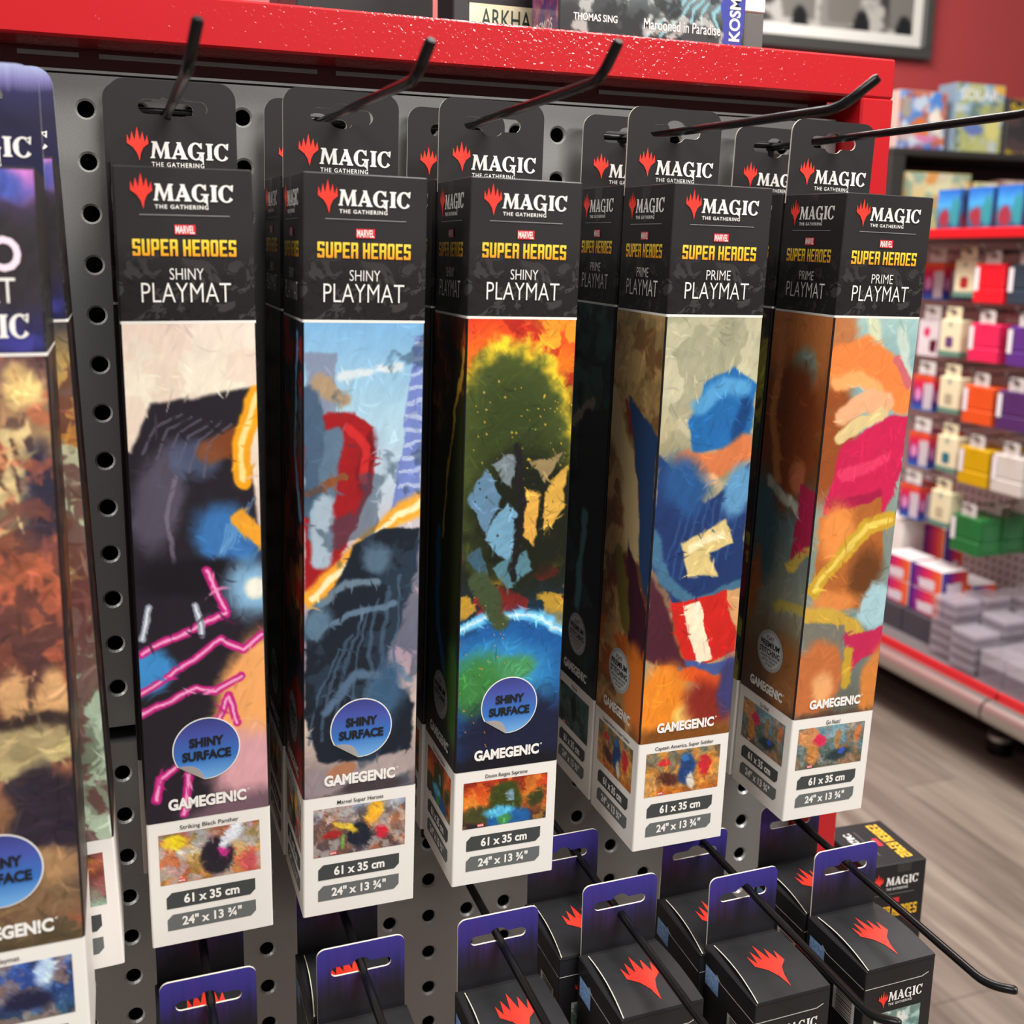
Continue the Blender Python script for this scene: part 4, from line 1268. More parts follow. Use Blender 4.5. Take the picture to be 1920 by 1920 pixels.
def small_box(label, x, y, z, group, slot_up=True, tilt=0.0, domed=0.0):
    """x centre, y of the hang tab, z of the lid"""
    root = thing('deck_box', label, 'box', (x, y - SD / 2, z - SH), (tilt, 0, 0), group)
    fr, le, ri, tp = carton_frames(SW, SD, SH)
    mb = MB()
    rounded_column(mb, SW, SD, [0, SH], [M_BLACK], .0008)
    body = mb.build('carton', root)
    # tuck lid: slightly bowed sheet with pale worn edge
    lb = MB()
    n = 8
    va, vb = [], []
    for i in range(n + 1):
        t = i / n
        yy = -SD / 2 + SD * t * .93
        zz = SH + .0010 + .0016 * math.sin(math.pi * t)
        va.append((-SW / 2 + .0042 - .0030 * (1 - t) ** 2, yy, zz))
        vb.append((SW / 2 - .0006, yy, zz))
    lb.add(va + vb, [[i, n + 1 + i, n + 2 + i, i + 1] for i in range(n)], M_LID, True)
    lb.tube(va, .00028, M_PAPER, 6)
    lb.add([va[0], vb[0], (SW / 2 - .0006, -SD / 2 - .0004, SH - .0004), (-SW / 2 + .0012, -SD / 2 - .0004, SH - .0004)], [[0, 1, 2, 3]], M_BLACK)
    lid = lb.build('lid', root)
    cl = MB()
    zf = lambda s, t, o: (s, t, SH + .0010 + .0016 * math.sin(math.pi * min(max((t + SD / 2) / (SD * .93), 0), 1)) + o)
    put_claw(cl, zf, -.0085, .0095, -.0200, .0135, M_RED, .0003)
    cl.build('logo_print', lid)
    tb = MB()
    tf = lambda s, h, o: (s, SD / 2 - .0010 - o, SH + h)
    tb.sheet(rrect(-SW / 2 + .0012, SW / 2 - .0012, -.003, .0392, .0040, 5, (0, 1, 1, 0)), [euro_slot(0, .0265, .0145, .0024, .0048, .0040, False)], tf, .0009, M_PURP, M_PAPER, M_PAPER)
    tb.build('hang_tab', root)
    ed = MB()
    ed.tube([fr(-SW / 2 + .001, -.0105, .0001), fr(SW / 2 - .008, -.0105, .0001), fr(SW / 2 - .004, -.0088, .0001)], .00022, M_LIDE, 6)
    ed.tube([le(SD / 2 - .001, -.0105, .0001), le(-SD / 2 + .018, -.0105, .0001), le(-SD / 2 + .014, -.0082, .0001)], .00022, M_LIDE, 6)
    ed.tube([fr(-SW / 2 + .0002, -.0105, 0), fr(-SW / 2 + .0010, -.0105, .0001)], .00022, M_LIDE, 6)
    ed.build('flap_edge', body)
    bc = MB()
    bc.add([le(*q, .0002) for q in ((.0010, -.0370), (.0185, -.0370), (.0185, -.0215), (.0010, -.0215))], [[0, 1, 2, 3]], M_WHITE)
    g = np.random.default_rng(5)
    h = -.0362
    while h < -.0225:
        t = .0003 + .0006 * g.random()
        bc.add([le(*q, .0003) for q in ((.0035, h), (.0165, h), (.0165, h + t), (.0035, h + t))], [[0, 1, 2, 3]], M_TXTBLACK)
        h += t + .0004 + .0004 * g.random()
    bc.build('barcode_sticker', root)
    ps = MB()
    ps.add([le(*q, .0002) for q in ((-.0215, -.0200), (-.0085, -.0200), (-.0085, -.0090), (-.0215, -.0090))], [[0, 1, 2, 3]], M_PRICE)
    po = ps.build('price_sticker', root)
    po['label'] = 'pale blue price sticker'
    fp = MB()
    put_claw(fp, fr, -.0130, -.0070, -.0240, -.0135, M_RED)
    put_serif(fp, fr, -.0068, .0150, -.0205, -.0150, M_INK)
    put_text(fp, 'THE GATHERING', fr, -.0066, .0085, -.0230, -.0215, M_INK, .01)
    fp.build('logo_print', body)
    pw = Art(30, 40, 1.3, 300, .08)
    pw.grad([(0, (206, 220, 214)), (.5, (130, 176, 176)), (1.3, (60, 96, 90))])
    pw.patches([(240, 240, 230), (90, 120, 110)], 5, .8, .52)
    pw.mesh('picture_panel', fr, -.0150, .0150, -.0650, -.0265, root)
    return root


SG = 'small black boxes on the lower hooks'
small_box('small black box with indigo tab below the russet plume box, nearest the floor gap', .3804, -.1400, -.4310, SG)
small_box('small black box with red claw lid, second from the right on the lower hooks', .3140, -.1400, -.4335, SG)
small_box('small black box with red claw lid below the blue dome box', .2395, -.1400, -.4228, SG)
small_box('lone small black box below the fiery green box with no box behind', .1728, -.1400, -.4275, SG)
small_box('small black box with indigo tab below the pale blue sky box', .1036, -.1400, -.4280, SG)
small_box('small black box with indigo tab below the cream and neon pink box', .0335, -.1400, -.4285, SG)
RG = 'small black boxes one step back on the lower hooks'
small_box('small black box half hidden behind the rightmost lower hook box', .3800, -.0882, -.4315, RG)
small_box('small black box whose lid shows behind the second lower box from the right', .3105, -.0882, -.4360, RG, tilt=.05)
small_box('small black box with dark indigo tab behind the one under the blue dome', .2300, -.0882, -.4245, RG)
small_box('small black box behind the one under the pale blue sky box', .1025, -.0882, -.4260, RG)
small_box('small black box behind the one under the cream and neon pink box', .0332, -.0882, -.4268, RG)
small_box('small black box under the brown rocky box at the left edge', -.0420, -.0882, -.4300, RG)
for nm, x in (('at the right end', .3815), ('second from the right', .3148), ('third from the right', .2395), ('in front of the bare pegboard', .1728), ('below the pale blue sky box', .1036), ('below the cream and neon pink box', .0335), ('below the brown rocky box', -.0420)):
    hook('long lower black hook %s' % nm, LG, x, -.3995, 0, (x + .0014, -.2425, -.4060), (x + .0085, -.2530, -.4030))


# ------------------------------------------------------------------ tall black counter box beside the post
def counter_box():
    w, d, H = .0520, .0560, .208
    root = thing('counter_box', 'black carton with gold block lettering on its lid, right of the red post', 'box', (.5305, .0090, -.7115), (0, 0, -.06))
    fr, le, ri, tp = carton_frames(w, d, H)
    mb = MB()
    rounded_column(mb, w, d, [0, H], [M_BLACK])
    body = mb.build('carton', root)
    lm = MB()
    g2 = mat('gold_print', (244, 190, 50), .45)
    put_serif(lm, fr, -.0080, .0195, -.0165, -.0100, M_INK)
    put_claw(lm, fr, -.0190, -.0105, -.0205, -.0060, M_RED)
    put_text(lm, 'THE GATHERING', fr, -.0075, .0110, -.0205, -.0185, M_INK, .01)
    lm.add([fr(a, b, .0003) for a, b in ((-.017, -.0237), (.017, -.0237), (.017, -.0234), (-.017, -.0234))], [[0, 1, 2, 3]], M_GREYINK)
    lm.add([fr(a, b, .0003) for a, b in ((-.0045, -.0310), (.0045, -.0310), (.0045, -.0270), (-.0045, -.0270))], [[0, 1, 2, 3]], M_MRED)
    put_block(lm, 'SUPER HEROES', fr, -.0205, .0205, -.0420, -.0335, g2)
    # lid print reads from the far side, along the right-hand edge
    tq = lambda s, t, o: (t, -s, H + .0006 + o)
    put_block(lm, 'SUPER HEROES', lambda s, t, o: tq(-s, t, o), -.0225, .0225, .0085, .0180, g2)
    lm.add([tq(a, b, .0003) for a, b in ((-.017, -.0060), (.017, -.0060), (.017, -.0057), (-.017, -.0057))], [[0, 1, 2, 3]], M_GREYINK)
    lm.add([tq(a, b, .0003) for a, b in ((-.005, .0015), (.005, .0015), (.005, .0055), (-.005, .0055))], [[0, 1, 2, 3]], M_MRED)
    put_serif(lm, lambda s, t, o: tq(-s, t, o), -.012, .016, -.0165, -.0105, M_INK)
    lm.build('lettering', body)
    ts = MB()
    ts.add([fr(a, b, .0006) for a, b in ((.0005, -.0065), (.0125, -.0065), (.0125, .0006), (.0005, .0006))], [[0, 1, 2, 3]], M_CLEAR)
    ts.build('seal_sticker', root)
    side_jungle((30, 100)).mesh('artwork', ri, -.025, .025, -.20, -.055, root)
    return root


counter_box()


# ------------------------------------------------------------------ board game boxes on the rack's top shelf
def put_box(name, label, cat, a, b, m, group=None, bevel=.0008, rotz=0):
    a = (a[0], a[1], a[2] + .0004)
    cx, cy = (a[0] + b[0]) / 2, (a[1] + b[1]) / 2
    root = thing(name, label, cat, (cx, cy, a[2]), (0, 0, rotz), group)
    w, d, H = b[0] - a[0], b[1] - a[1], b[2] - a[2]
    mb = MB()
    mb.box((-w / 2, -d / 2, 0), (w / 2, d / 2, H), m, bevel)
    body = mb.build('carton', root)
    return root, body, w, d, H


GG = 'board games on the top shelf of the rack'
r_, b_, w, d, H = put_box('board_game', 'shrink wrapped black board game with silver swirls and a blue end strip', 'board game', (.2504, -.0060, .0543), (.3706, .0355, .1020), mat('game_black', (48, 50, 52), .25), GG)
fr, le, ri, tp = carton_frames(w, d, H)
a = Art(120, 44, .36, 401, .05)
a.grad([(0, (176, 184, 182)), (.18, (110, 120, 122)), (.27, (44, 48, 50)), (.36, (40, 42, 44))])
for k in range(5):
    a.stroke([(.45 + .1 * k, .36 - .02 * k), (.6 + .06 * k, .2), (.8 + .05 * k, .06)], .008, (140, 196, 206), .5)
a.patches([(206, 210, 204), (30, 34, 36)], 10, .8, .58)
a.area([(.885, -.01), (1.01, -.01), (1.01, .37), (.885, .37)], (62, 70, 168), .008)
e_ = Art(40, 46, 1.1, 405, .06)
e_.grad([(0, (170, 86, 130)), (.5, (150, 70, 130)), (1.1, (84, 56, 128))])
e_.patches([(206, 130, 150), (70, 60, 150)], 5, .7, .56)
e_.mesh('end_print', le, -d / 2 + .0008, d / 2 - .0008, -H + .001, -.001, r_)
a.mesh('side_print', fr, -w / 2 + .0008, w / 2 - .0008, -H + .001, -.001, r_)
tm = MB()
put_text(tm, 'THOMAS SING', fr, -.0513, -.0240, -H + .0075, -H + .0115, M_INK, .02)
put_text(tm, 'Marooned in Paradise', fr, -.0071, .0434, -H + .0058, -H + .0118, M_INK, .008)
put_text(tm, 'KOSMOS', le, -.0195, .0120, -H + .0030, -H + .0100, M_INK, .02)
vf = lambda s, h, o: fr(.0605 + h, -H + .002 + s, o)
put_text(tm, 'KOSMOS', lambda s, h, o: fr(.0528 - h, -H + s, o), .0035, .0400, -.0038, .0038, M_INK, .03)
tm.build('lettering', b_)
sw = MB()
sw.box((-w / 2 - .0006, -d / 2 - .0009, .0003), (w / 2 + .0006, d / 2 + .0006, H + .0006), M_CLEAR)
so = sw.build('shrink_wrap', r_)
so['label'] = 'glossy clear shrink wrap'

r_, b_, w, d, H = put_box('board_game', 'black board game with cream panel and dark green capitals, behind the shrink wrapped one', 'board game', (.2045, .0450, .0543), (.3000, .0780, .1450), mat('game_dark', (44, 40, 42), .4), GG)
fr, le, ri, tp = carton_frames(w, d, H)
pm = MB()
pm.add([fr(*q, .0002) for q in ((-.0378, -H + .002), (.040, -H + .002), (.040, -H + .0232), (-.0378, -H + .0232))], [[0, 1, 2, 3]], mat('cream_panel', (232, 226, 190), .5, noise=(120, .12)))
pm.add([fr(*q, .0003) for q in ((-.0385, -H + .0232), (.040, -H + .0232), (.040, -H + .0245), (-.0385, -H + .0245))], [[0, 1, 2, 3]], mat('game_dark', (44, 40, 42), .4))
po = pm.build('title_panel', r_)
tm = MB()
put_text(tm, 'ARKHAM', fr, -.0305, .0080, -H + .0100, -H + .0205, mat('dark_green_ink', (38, 62, 52), .5), .004)
tm.build('lettering', po)
r_, b_, w, d, H = put_box('board_game', 'plain black glossy box at the top left of the shelf', 'board game', (.1300, .150, .0543), (.2230, .270, .1400), mat('gloss_black', (60, 58, 58), .2), GG)
lm = MB()
lm.box((-w / 2 - .0004, -d / 2 - .0004, H * .62), (w / 2 + .0004, d / 2 + .0004, H + .001), mat('gloss_black', (60, 58, 58), .2), .0008)
lm.build('lid', r_)
r_, b_, w, d, H = put_box('board_game', 'grey box end beside the blue strip of the shrink wrapped game', 'board game', (.3960, .0500, .0543), (.4200, .150, .0895), mat('game_grey', (96, 94, 92), .45), GG)
lm = MB()
lm.box((-w / 2 - .0003, -d / 2 - .0003, H + .0002), (w / 2 + .0003, d / 2 + .0003, H + .030), M_WHITE, .0008)
lm.build('lid', r_)

# ------------------------------------------------------------------ room
ZF = -1.25


def floor_material():
    m = bpy.data.materials.new('wood_plank_vinyl')
    m.use_nodes = True
    nt = m.node_tree
    L = nt.links.new
    b = nt.nodes['Principled BSDF']
    b.inputs['Roughness'].default_value = .5
    tc = nt.nodes.new('ShaderNodeTexCoord')
    mp = nt.nodes.new('ShaderNodeMapping')
    mp.inputs['Rotation'].default_value = (0, 0, math.radians(90))
    L(tc.outputs['Object'], mp.inputs[0])
    br = nt.nodes.new('ShaderNodeTexBrick')
    br.inputs['Scale'].default_value = 1
    br.inputs['Brick Width'].default_value = 1.2
    br.inputs['Row Height'].default_value = .15
    br.inputs['Mortar Size'].default_value = .0015
    br.inputs['Color1'].default_value = rgba((132, 119, 110))
    br.inputs['Color2'].default_value = rgba((170, 157, 143))
    br.inputs['Mortar'].default_value = rgba((110, 98, 90))
    L(mp.outputs[0], br.inputs['Vector'])
    n = nt.nodes.new('ShaderNodeTexNoise')
    n.inputs['Scale'].default_value = 1
    n.inputs['Detail'].default_value = 6
    n.inputs['Distortion'].default_value = .6
    m2 = nt.nodes.new('ShaderNodeMapping')
    m2.inputs['Scale'].default_value = (28, 2.2, 1)
    L(tc.outputs['Object'], m2.inputs[0])
    L(m2.outputs[0], n.inputs['Vector'])
    r = nt.nodes.new('ShaderNodeValToRGB')
    r.color_ramp.elements[0].position = .32
    r.color_ramp.elements[0].color = (.50, .47, .46, 1)
    r.color_ramp.elements[1].position = .68
    r.color_ramp.elements[1].color = (1, 1, 1, 1)
    L(n.outputs['Fac'], r.inputs[0])
    mi = nt.nodes.new('ShaderNodeMix')
    mi.data_type = 'RGBA'
    mi.blend_type = 'MULTIPLY'
    mi.inputs[0].default_value = 1
    L(br.outputs['Color'], mi.inputs[6])
    L(r.outputs[0], mi.inputs[7])
    L(mi.outputs[2], b.inputs['Base Color'])
    return m


mb = MB()
mb.box((-3, -4, ZF - .05), (5, 2.95, ZF), floor_material())
structure(mb.build('floor'))
mb = MB()
mb.box((-3, 2.90, ZF), (5, 3.0, 1.7), mat('dark_red_wall_paint', (184, 68, 70), .42, noise=(60, .06)))
structure(mb.build('wall_back'))
mb = MB()
mb.box((-3, 2.885, ZF), (5, 2.90, ZF + .1), mat('black_trim', (30, 28, 28), .5))
structure(mb.build('baseboard_back'))

# framed monochrome picture on the back wall
fx0, fx1, fz0, fz1 = 1.55, 3.000, .690, 1.55
pic = thing('framed_picture', 'large dark framed black and white photograph on the red wall', 'picture', ((fx0 + fx1) / 2, 2.898, fz0))
mb = MB()
mfr = mat('charcoal_frame', (72, 70, 68), .45)
cx = (fx0 + fx1) / 2
for q in (((fx0, fz0), (fx1, fz0 + .042)), ((fx0, fz1 - .042), (fx1, fz1)), ((fx0, fz0 + .042), (fx0 + .042, fz1 - .042)), ((fx1 - .042, fz0 + .042), (fx1, fz1 - .042))):
    mb.box((q[0][0] - cx, -.035, q[0][1] - fz0), (q[1][0] - cx, 0, q[1][1] - fz0), mfr, .003)
mb.build('frame', pic)
mb = MB()
mb.box((fx0 + .042 - cx, -.016, .042), (fx1 - .042 - cx, -.004, fz1 - fz0 - .042), M_WHITE)
mb.build('mount', pic)
a = Art(120, 80, .62, 500, .01)
a.grad([(0, (120, 116, 112)), (.62, (150, 146, 140))])
a.patches([(206, 200, 194), (44, 42, 44), (90, 86, 84)], 7, .8, .53)
for x in (.52, .68, .90):
    a.area([(x, .36), (x + .13, .40), (x + .13, .60), (x + .02, .60)], (128, 124, 118), .008)
    a.stroke([(x - .02, .36), (x + .06, .42), (x + .16, .36)], .010, (222, 216, 206), .4)
for x in (.60, .82, .97):
    a.blob(x, .62, .03, .07, (34, 34, 36), .2)
a.mesh('photograph', lambda s, h, o: (s, -.0165 - o, h), -(fx1 - fx0) / 2 + .10, (fx1 - fx0) / 2 - .085, .085, fz1 - fz0 - .13, pic)

# ------------------------------------------------------------------ wall shelf unit at the back
SY = 2.50
MS = mat('dark_shelf_laminate', (52, 49, 48), .5)
ws = thing('shelf_unit', 'dark laminate shelf unit standing against the red back wall', 'shelf', (3.3, 2.7, ZF))
WO = Vector((-3.3, -2.7, -ZF))


def wbox(name, a, b, m):
    q = MB()
    q.box(Vector(a) + WO, Vector(b) + WO, m, .002)
    return q.build(name, ws)


wbox('side_panel', (2.535, SY - .02, ZF), (2.595, 2.885, .292), MS)
wbox('side_panel', (4.30, SY - .02, ZF), (4.36, 2.885, .292), MS)
for z in (.292, -.06, -.42, -.80):
    wbox('shelf_board', (2.535 if z > .2 else 2.596, SY - .02, z), (4.36 if z > .2 else 4.299, 2.885, z + .022), MS)
wbox('back_board', (2.596, 2.868, ZF), (4.299, 2.884, .290), mat('maroon_back_board', (70, 26, 28), .6))


def shelf_game(label, x0, x1, z0, h, seed, base, pats, title=None, tcol=(240, 240, 230), d=.07, tw=(.1, .9), tz=(.72, .9), blobs=(), y=SY):
    root, body, w, dd, H = put_box('board_game', label, 'board game', (x0, y, z0), (x1, y + d, z0 + h), mat('box_side_%d' % seed, base[len(base) // 2][1], .5), 'board games on the back wall shelf', .002)
    f = carton_frames(w, dd, H)[0]
    A = h / (x1 - x0)
    n = (44, max(12, int(44 * A)))
    a = Art(*n, A, seed, .06)
    a.grad([(p * A, c) for p, c in base])
    a.patches(pats, 5, .8, .545)
    for q in blobs:
        a.blob(q[0], q[1] * A, q[2], q[3] * A, q[4], .4)
    a.mesh('cover_print', f, -w / 2 + .002, w / 2 - .002, -H + .002, -.002, root)
    if title:
        t = MB()
        put_text(t, title, f, -w / 2 + w * tw[0], -w / 2 + w * tw[1], -H + H * tz[0], -H + H * tz[1], mat('title_%d' % seed, tcol, .5), .02, .0008)
        t.build('lettering', body)
    return root


ZS = .3142
shelf_game('blue board game with orange splash, left end of the back top shelf', 2.565, 2.770, ZS, .193, 601, [(0, (80, 140, 220)), (.5, (96, 140, 210)), (.8, (206, 180, 170)), (1, (70, 110, 200))], [(226, 230, 236), (206, 96, 60)], None, blobs=((.45, .62, .2, .16, (226, 120, 60), ), (.8, .5, .14, .24, (250, 236, 220)), (.6, .82, .25, .06, (220, 130, 180)), (.15, .3, .12, .2, (170, 160, 150))))
shelf_game('tall pale blue board game with white capitals on the back top shelf', 2.806, 3.022, ZS, .232, 607, [(0, (150, 190, 220)), (.4, (150, 184, 206)), (.7, (130, 150, 170)), (1, (150, 160, 90))], [(220, 226, 226), (110, 130, 120), (196, 196, 120)], 'SOLAR', (250, 250, 250), .09, (.08, .88), (.76, .92), ((.8, .62, .16, .2, (230, 220, 140)), (.9, .05, .12, .08, (240, 190, 90)), (.4, .66, .2, .1, (110, 130, 190))))
shelf_game('dark board game with yellow script beside the tall pale blue one', 3.040, 3.250, ZS, .195, 613, [(0, (206, 120, 60)), (.06, (58, 54, 56)), (.9, (66, 60, 62)), (1, (230, 190, 40))], [(90, 70, 70)], 'Splen', (240, 206, 40), .07, (.06, .6), (.66, .9), ((.8, .45, .14, .16, (190, 130, 110)), (.86, .6, .06, .05, (110, 180, 220))))
Z2 = -.0375
shelf_game('pale yellow party game with coloured dabs on the lower back shelf', 2.612, 2.905, Z2, .275, 617, [(0, (226, 216, 190)), (.5, (240, 206, 120)), (1, (210, 190, 150))], [(240, 236, 190), (236, 150, 70), (150, 180, 160)], d=.06)
shelf_game('low cream game box right of the pale yellow party game', 2.925, 3.030, Z2, .250, 619, [(0, (236, 226, 196)), (1, (216, 190, 130))], [(170, 190, 110), (240, 236, 220)], d=.06)
shelf_game('rose brown game box at the right of the lower back shelf', 3.045, 3.200, Z2, .262, 631, [(0, (196, 160, 150)), (1, (150, 110, 100))], [(226, 206, 196)], d=.06)

# ------------------------------------------------------------------ shelving gondola on the right, facing the aisle
gd = thing('shelving_gondola', 'red and silver shop gondola with pegboard and base deck, right side aisle', 'shelving', (2.2, .6, ZF))
GO = Vector((-2.2, -.6, -ZF))


def gbox(name, a, b, m, bev=.002):
    q = MB()
    q.box(Vector(a) + GO, Vector(b) + GO, m, bev)
    return q.build(name, gd)


Y0, Y1 = -.75, 2.30
JT = 1.195
M_RAIL = mat('silver_bumper', (190, 189, 184), .28, .75)
M_SRED = mat('red_shelf_edge', (206, 24, 34), .35)
M_GPEG = mat('grey_gondola_panel', (182, 168, 166), .45)
gbox('base_deck', (1.905, Y0, -1.075), (2.318, Y1, -1.052), mat('deck_grey', (120, 112, 114), .5))
for y0, y1 in ((Y0, JT - .003), (JT + .003, Y1)):
    gbox('shelf_edge_strip', (1.892, y0, -1.075), (1.9045, y1, -1.050), M_SRED)
    q = MB()
    q.tube([Vector((1.875, y0, -1.092)) + GO, Vector((1.875, y1, -1.092)) + GO], .028, M_RAIL, 20)
    q.build('bumper_rail', gd)
q = MB()
q.tube([Vector((1.875, JT - .006, -1.092)) + GO, Vector((1.875, JT + .006, -1.092)) + GO], .0265, M_VOID, 20)
q.build('rail_joint', gd)
gbox('kick_plate', (2.06, Y0, ZF), (2.08, Y1, -1.076), mat('black_kick', (14, 12, 12), .5))
q = MB()
q.tube([Vector((2.0, 1.27, ZF)) + GO, Vector((2.0, 1.27, -1.215)) + GO], .03, M_WIRE, 16)
q.tube([Vector((2.0, 1.27, -1.2149)) + GO, Vector((2.0, 1.27, -1.203)) + GO], .03, M_RAIL, 16)
q.tube([Vector((2.0, 1.27, -1.203)) + GO, Vector((2.0, 1.27, -1.076)) + GO], .008, M_WIRE, 10)
q.build('levelling_foot', gd)
# pegboard back with real holes only where the photo shows it bare is tiny: dark pegs pattern in the panel
q = MB()
q.box(Vector((2.320, Y0, -1.052)) + GO, Vector((2.345, Y1, -.012)) + GO, M_GPEG)
for i in range(44):
    for j in range(12):
        yy, zz = 1.30 + i * .0254, -1.0 + j * .0254
        q.add([(2.3195 + GO.x, yy + GO.y + .005 * math.cos(t), zz + GO.z + .005 * math.sin(t)) for t in [k * math.pi / 3 for k in range(6)]], [[0, 1, 2, 3, 4, 5]], M_VOID)
q.build('pegboard_panel', gd)
gbox('top_shelf', (1.953, Y0, -.012), (2.345, Y1, .010), mat('deck_grey', (120, 112, 114), .5))
gbox('shelf_edge_strip', (1.945, Y0, -.012), (1.9525, Y1, .012), M_SRED)
gbox('header_panel', (2.3000, Y0, -.060), (2.3195, Y1, -.013), mat('pale_grey_panel', (190, 188, 188), .4))

# blue cartons on the gondola's top shelf
CG = 'blue cartons on the gondola top shelf'
for i, (y, lab) in enumerate(((1.595, 'leftmost blue carton on the gondola top shelf'), (1.492, 'second blue carton from the left on the gondola top shelf'), (1.402, 'third blue carton from the left on the gondola top shelf'), (1.310, 'blue carton cut by the right edge on the gondola top shelf'))):
    root = thing('card_carton', lab, 'carton', (1.985, y - .036, .0105), None, CG)
    mb = MB()
    mb.box((-.028, -.037, 0), (.028, .037, .096), mat('carton_blue', (52, 96, 150), .45), .0015)
    mb.build('carton', root)
    for nm, f, sd in (('front_print', lambda s, h, o: (-.028 - o, -s, h), 700 + i), ('side_print', lambda s, h, o: (s * .75, -.037 - o, h), 720 + i)):
        a = Art(30, 38, 1.3, sd, .08)
        a.grad([(0, (34, 100, 190)), (.5, (70, 160, 220)), (.8, (60, 120, 150)), (1.3, (60, 76, 110))])
        a.blob(.35, .95, .25, .3, (150, 50, 66), .4).blob(.85, .75, .22, .5, (50, 140, 150), .4)
        if nm == 'side_print':
            a.blob(.5, .4, .4, .5, (60, 70, 120), .7)
        a.mesh(nm, f, -.036, .036, .001, .095, root, .0002)

# hanging goods: hooks point at the aisle, goods in files along them
HK = 'wire hooks on the shop gondola'


def g_hook(y, z, lab, x0=1.93):
    root = thing('display_hook', lab, 'hook', (2.318, y, z), None, HK)
    mb = MB()
    mb.tube([(0, 0, 0), (x0 - 2.318, 0, .004), (x0 - 2.330, 0, .020)], .0028, mat('steel_wire', (120, 118, 116), .3, .6), 8)
    mb.build('wire_rod', root)
    return root


def deckbox(lab, x, y, zb, c, group):
    """plastic deck box hanging from a clear tab, front face towards the aisle"""
    root = thing('deck_box', lab, 'box', (x, y, zb), None, group)
    m = mat('plastic_%d_%d_%d' % c, c, .32)
    W_, D_, H_ = .094, .075, .094
    mb = MB()
    mb.box((0, -W_ / 2, 0), (D_, W_ / 2, H_ * .38), m, .003)
    mb.build('base', root)
    mb = MB()
    mb.box((.0015, -W_ / 2 + .0012, H_ * .38 + .0006), (D_ - .0015, W_ / 2 - .0012, H_), m, .003)
    mb.build('lid', root)
    mb = MB()
    mb.box((-.0012, W_ / 2 - .017, .030), (-.0002, W_ / 2 - .004, H_ - .008), mat('label_white', (232, 226, 230), .45))
    mb.build('barcode_label', root)
    mb = MB()
    for k in range(6):
        mb.box((.018, -W_ / 2 - .0006, .018 + k * .010), (.056, -W_ / 2 - .0001, .021 + k * .010), mat('tint_%d_%d_%d' % c, tuple(min(255, int(v * .8 + 50)) for v in c), .5))
    mb.build('side_text', root)
    mb = MB()
    f = lambda s, h, o: (.010 - o, -s, H_ + h)
    mb.sheet(rrect(-.024, .024, -.004, .032, .008, 4, (0, 1, 1, 0)), [euro_slot(0, .018, .012, .003, .0055, .005)], f, .001, mat('clear_tab', (206, 200, 196), .25), mat('clear_tab', (206, 200, 196), .25), mat('clear_tab', (206, 200, 196), .25))
    mb.build('hang_tab', root)
    return root


DG = 'coloured plastic deck boxes on the gondola'
rowz = {1: -.166, 2: -.308, 3: -.4600, 4: -.612, 5: -.786}
for lab, y, r, c in (('bright red plastic deck box, top row', 1.430, 1, (226, 30, 44)), ('dark teal plastic deck box at the right edge, top row', 1.325, 1, (40, 62, 74)), ('crimson pink plastic deck box, second row', 1.430, 2, (222, 40, 86)), ('violet plastic deck box at the right edge, second row', 1.310, 2, (90, 50, 130)), ('orange plastic deck box, third row', 1.430, 3, (226, 84, 34)), ('dark purple plastic deck box, third row', 1.322, 3, (78, 46, 100)), ('mustard yellow plastic deck box, fourth row', 1.425, 4, (206, 160, 10)), ('white plastic deck box at the right edge, fourth row', 1.318, 4, (206, 198, 192)), ('front dark green plastic deck box, bottom row', 1.430, 5, (30, 110, 54))):
    g_hook(y, rowz[r] + .118, 'hook carrying the %s' % lab.replace('front ', '').replace('plastic ', ''), 1.965)
    deckbox(lab, 1.980, y, rowz[r], c, DG)
deckbox('second dark green plastic deck box behind the front one, bottom row', 2.058, 1.430, rowz[5], (30, 100, 52), DG)
deckbox('third dark green plastic deck box deepest on the bottom row hook', 2.136, 1.430, rowz[5], (30, 92, 50), DG)
deckbox('second crimson pink plastic deck box behind the front one, second row', 2.058, 1.430, rowz[2], (206, 36, 78), DG)
deckbox('second mustard plastic deck box behind the front one, fourth row', 2.058, 1.425, rowz[4], (190, 146, 10), DG)


def sleeve_pack(lab, x, y, zb, c, group):
    """cream card sleeve carton with a green foot and coloured window"""
    root = thing('sleeve_pack', lab, 'box', (x, y, zb), None, group)
    W_, D_, H_ = .070, .040, .092
    mb = MB()
    mb.box((0, -W_ / 2, .012), (D_, W_ / 2, H_), mat('cream_card', (232, 222, 186), .5), .002)
    mb.build('carton', root)
    mb = MB()
    mb.box((-.0003, -W_ / 2 - .0003, 0), (D_ + .0003, W_ / 2 + .0003, .0125), mat('sage_green_card', (96, 140, 124), .5), .001)
    mb.build('foot_band', root)
    f = lambda s, h, o: (-o, -s, h)
    mb = MB()
    mb.poly([rrect(-.014, .012, .022, .050, .006)], f, mat('window_%d_%d_%d' % c, c, .4), .0004)
    mb.build('colour_window', root)
    mb = MB()
    mb.poly([[(.006 * math.cos(k), .080 + .006 * math.sin(k)) for k in [i * math.pi / 6 for i in range(12)]]], f, mat('sage_print', (140, 170, 156), .5), .0004)
    mb.build('emblem_print', root)
    mb = MB()
    f2 = lambda s, h, o: (.008 - o, -s, H_ + h)
    mb.sheet(rrect(-.026, .026, -.003, .032, .004, 3, (0, 1, 1, 0)), [euro_slot(0, .018, .013, .003, .0055, .005)], f2, .0012, mat('cream_card', (232, 222, 186), .5), mat('cream_card', (232, 222, 186), .5), mat('cream_card', (232, 222, 186), .5))
    mb.build('hang_tab', root)
    return root


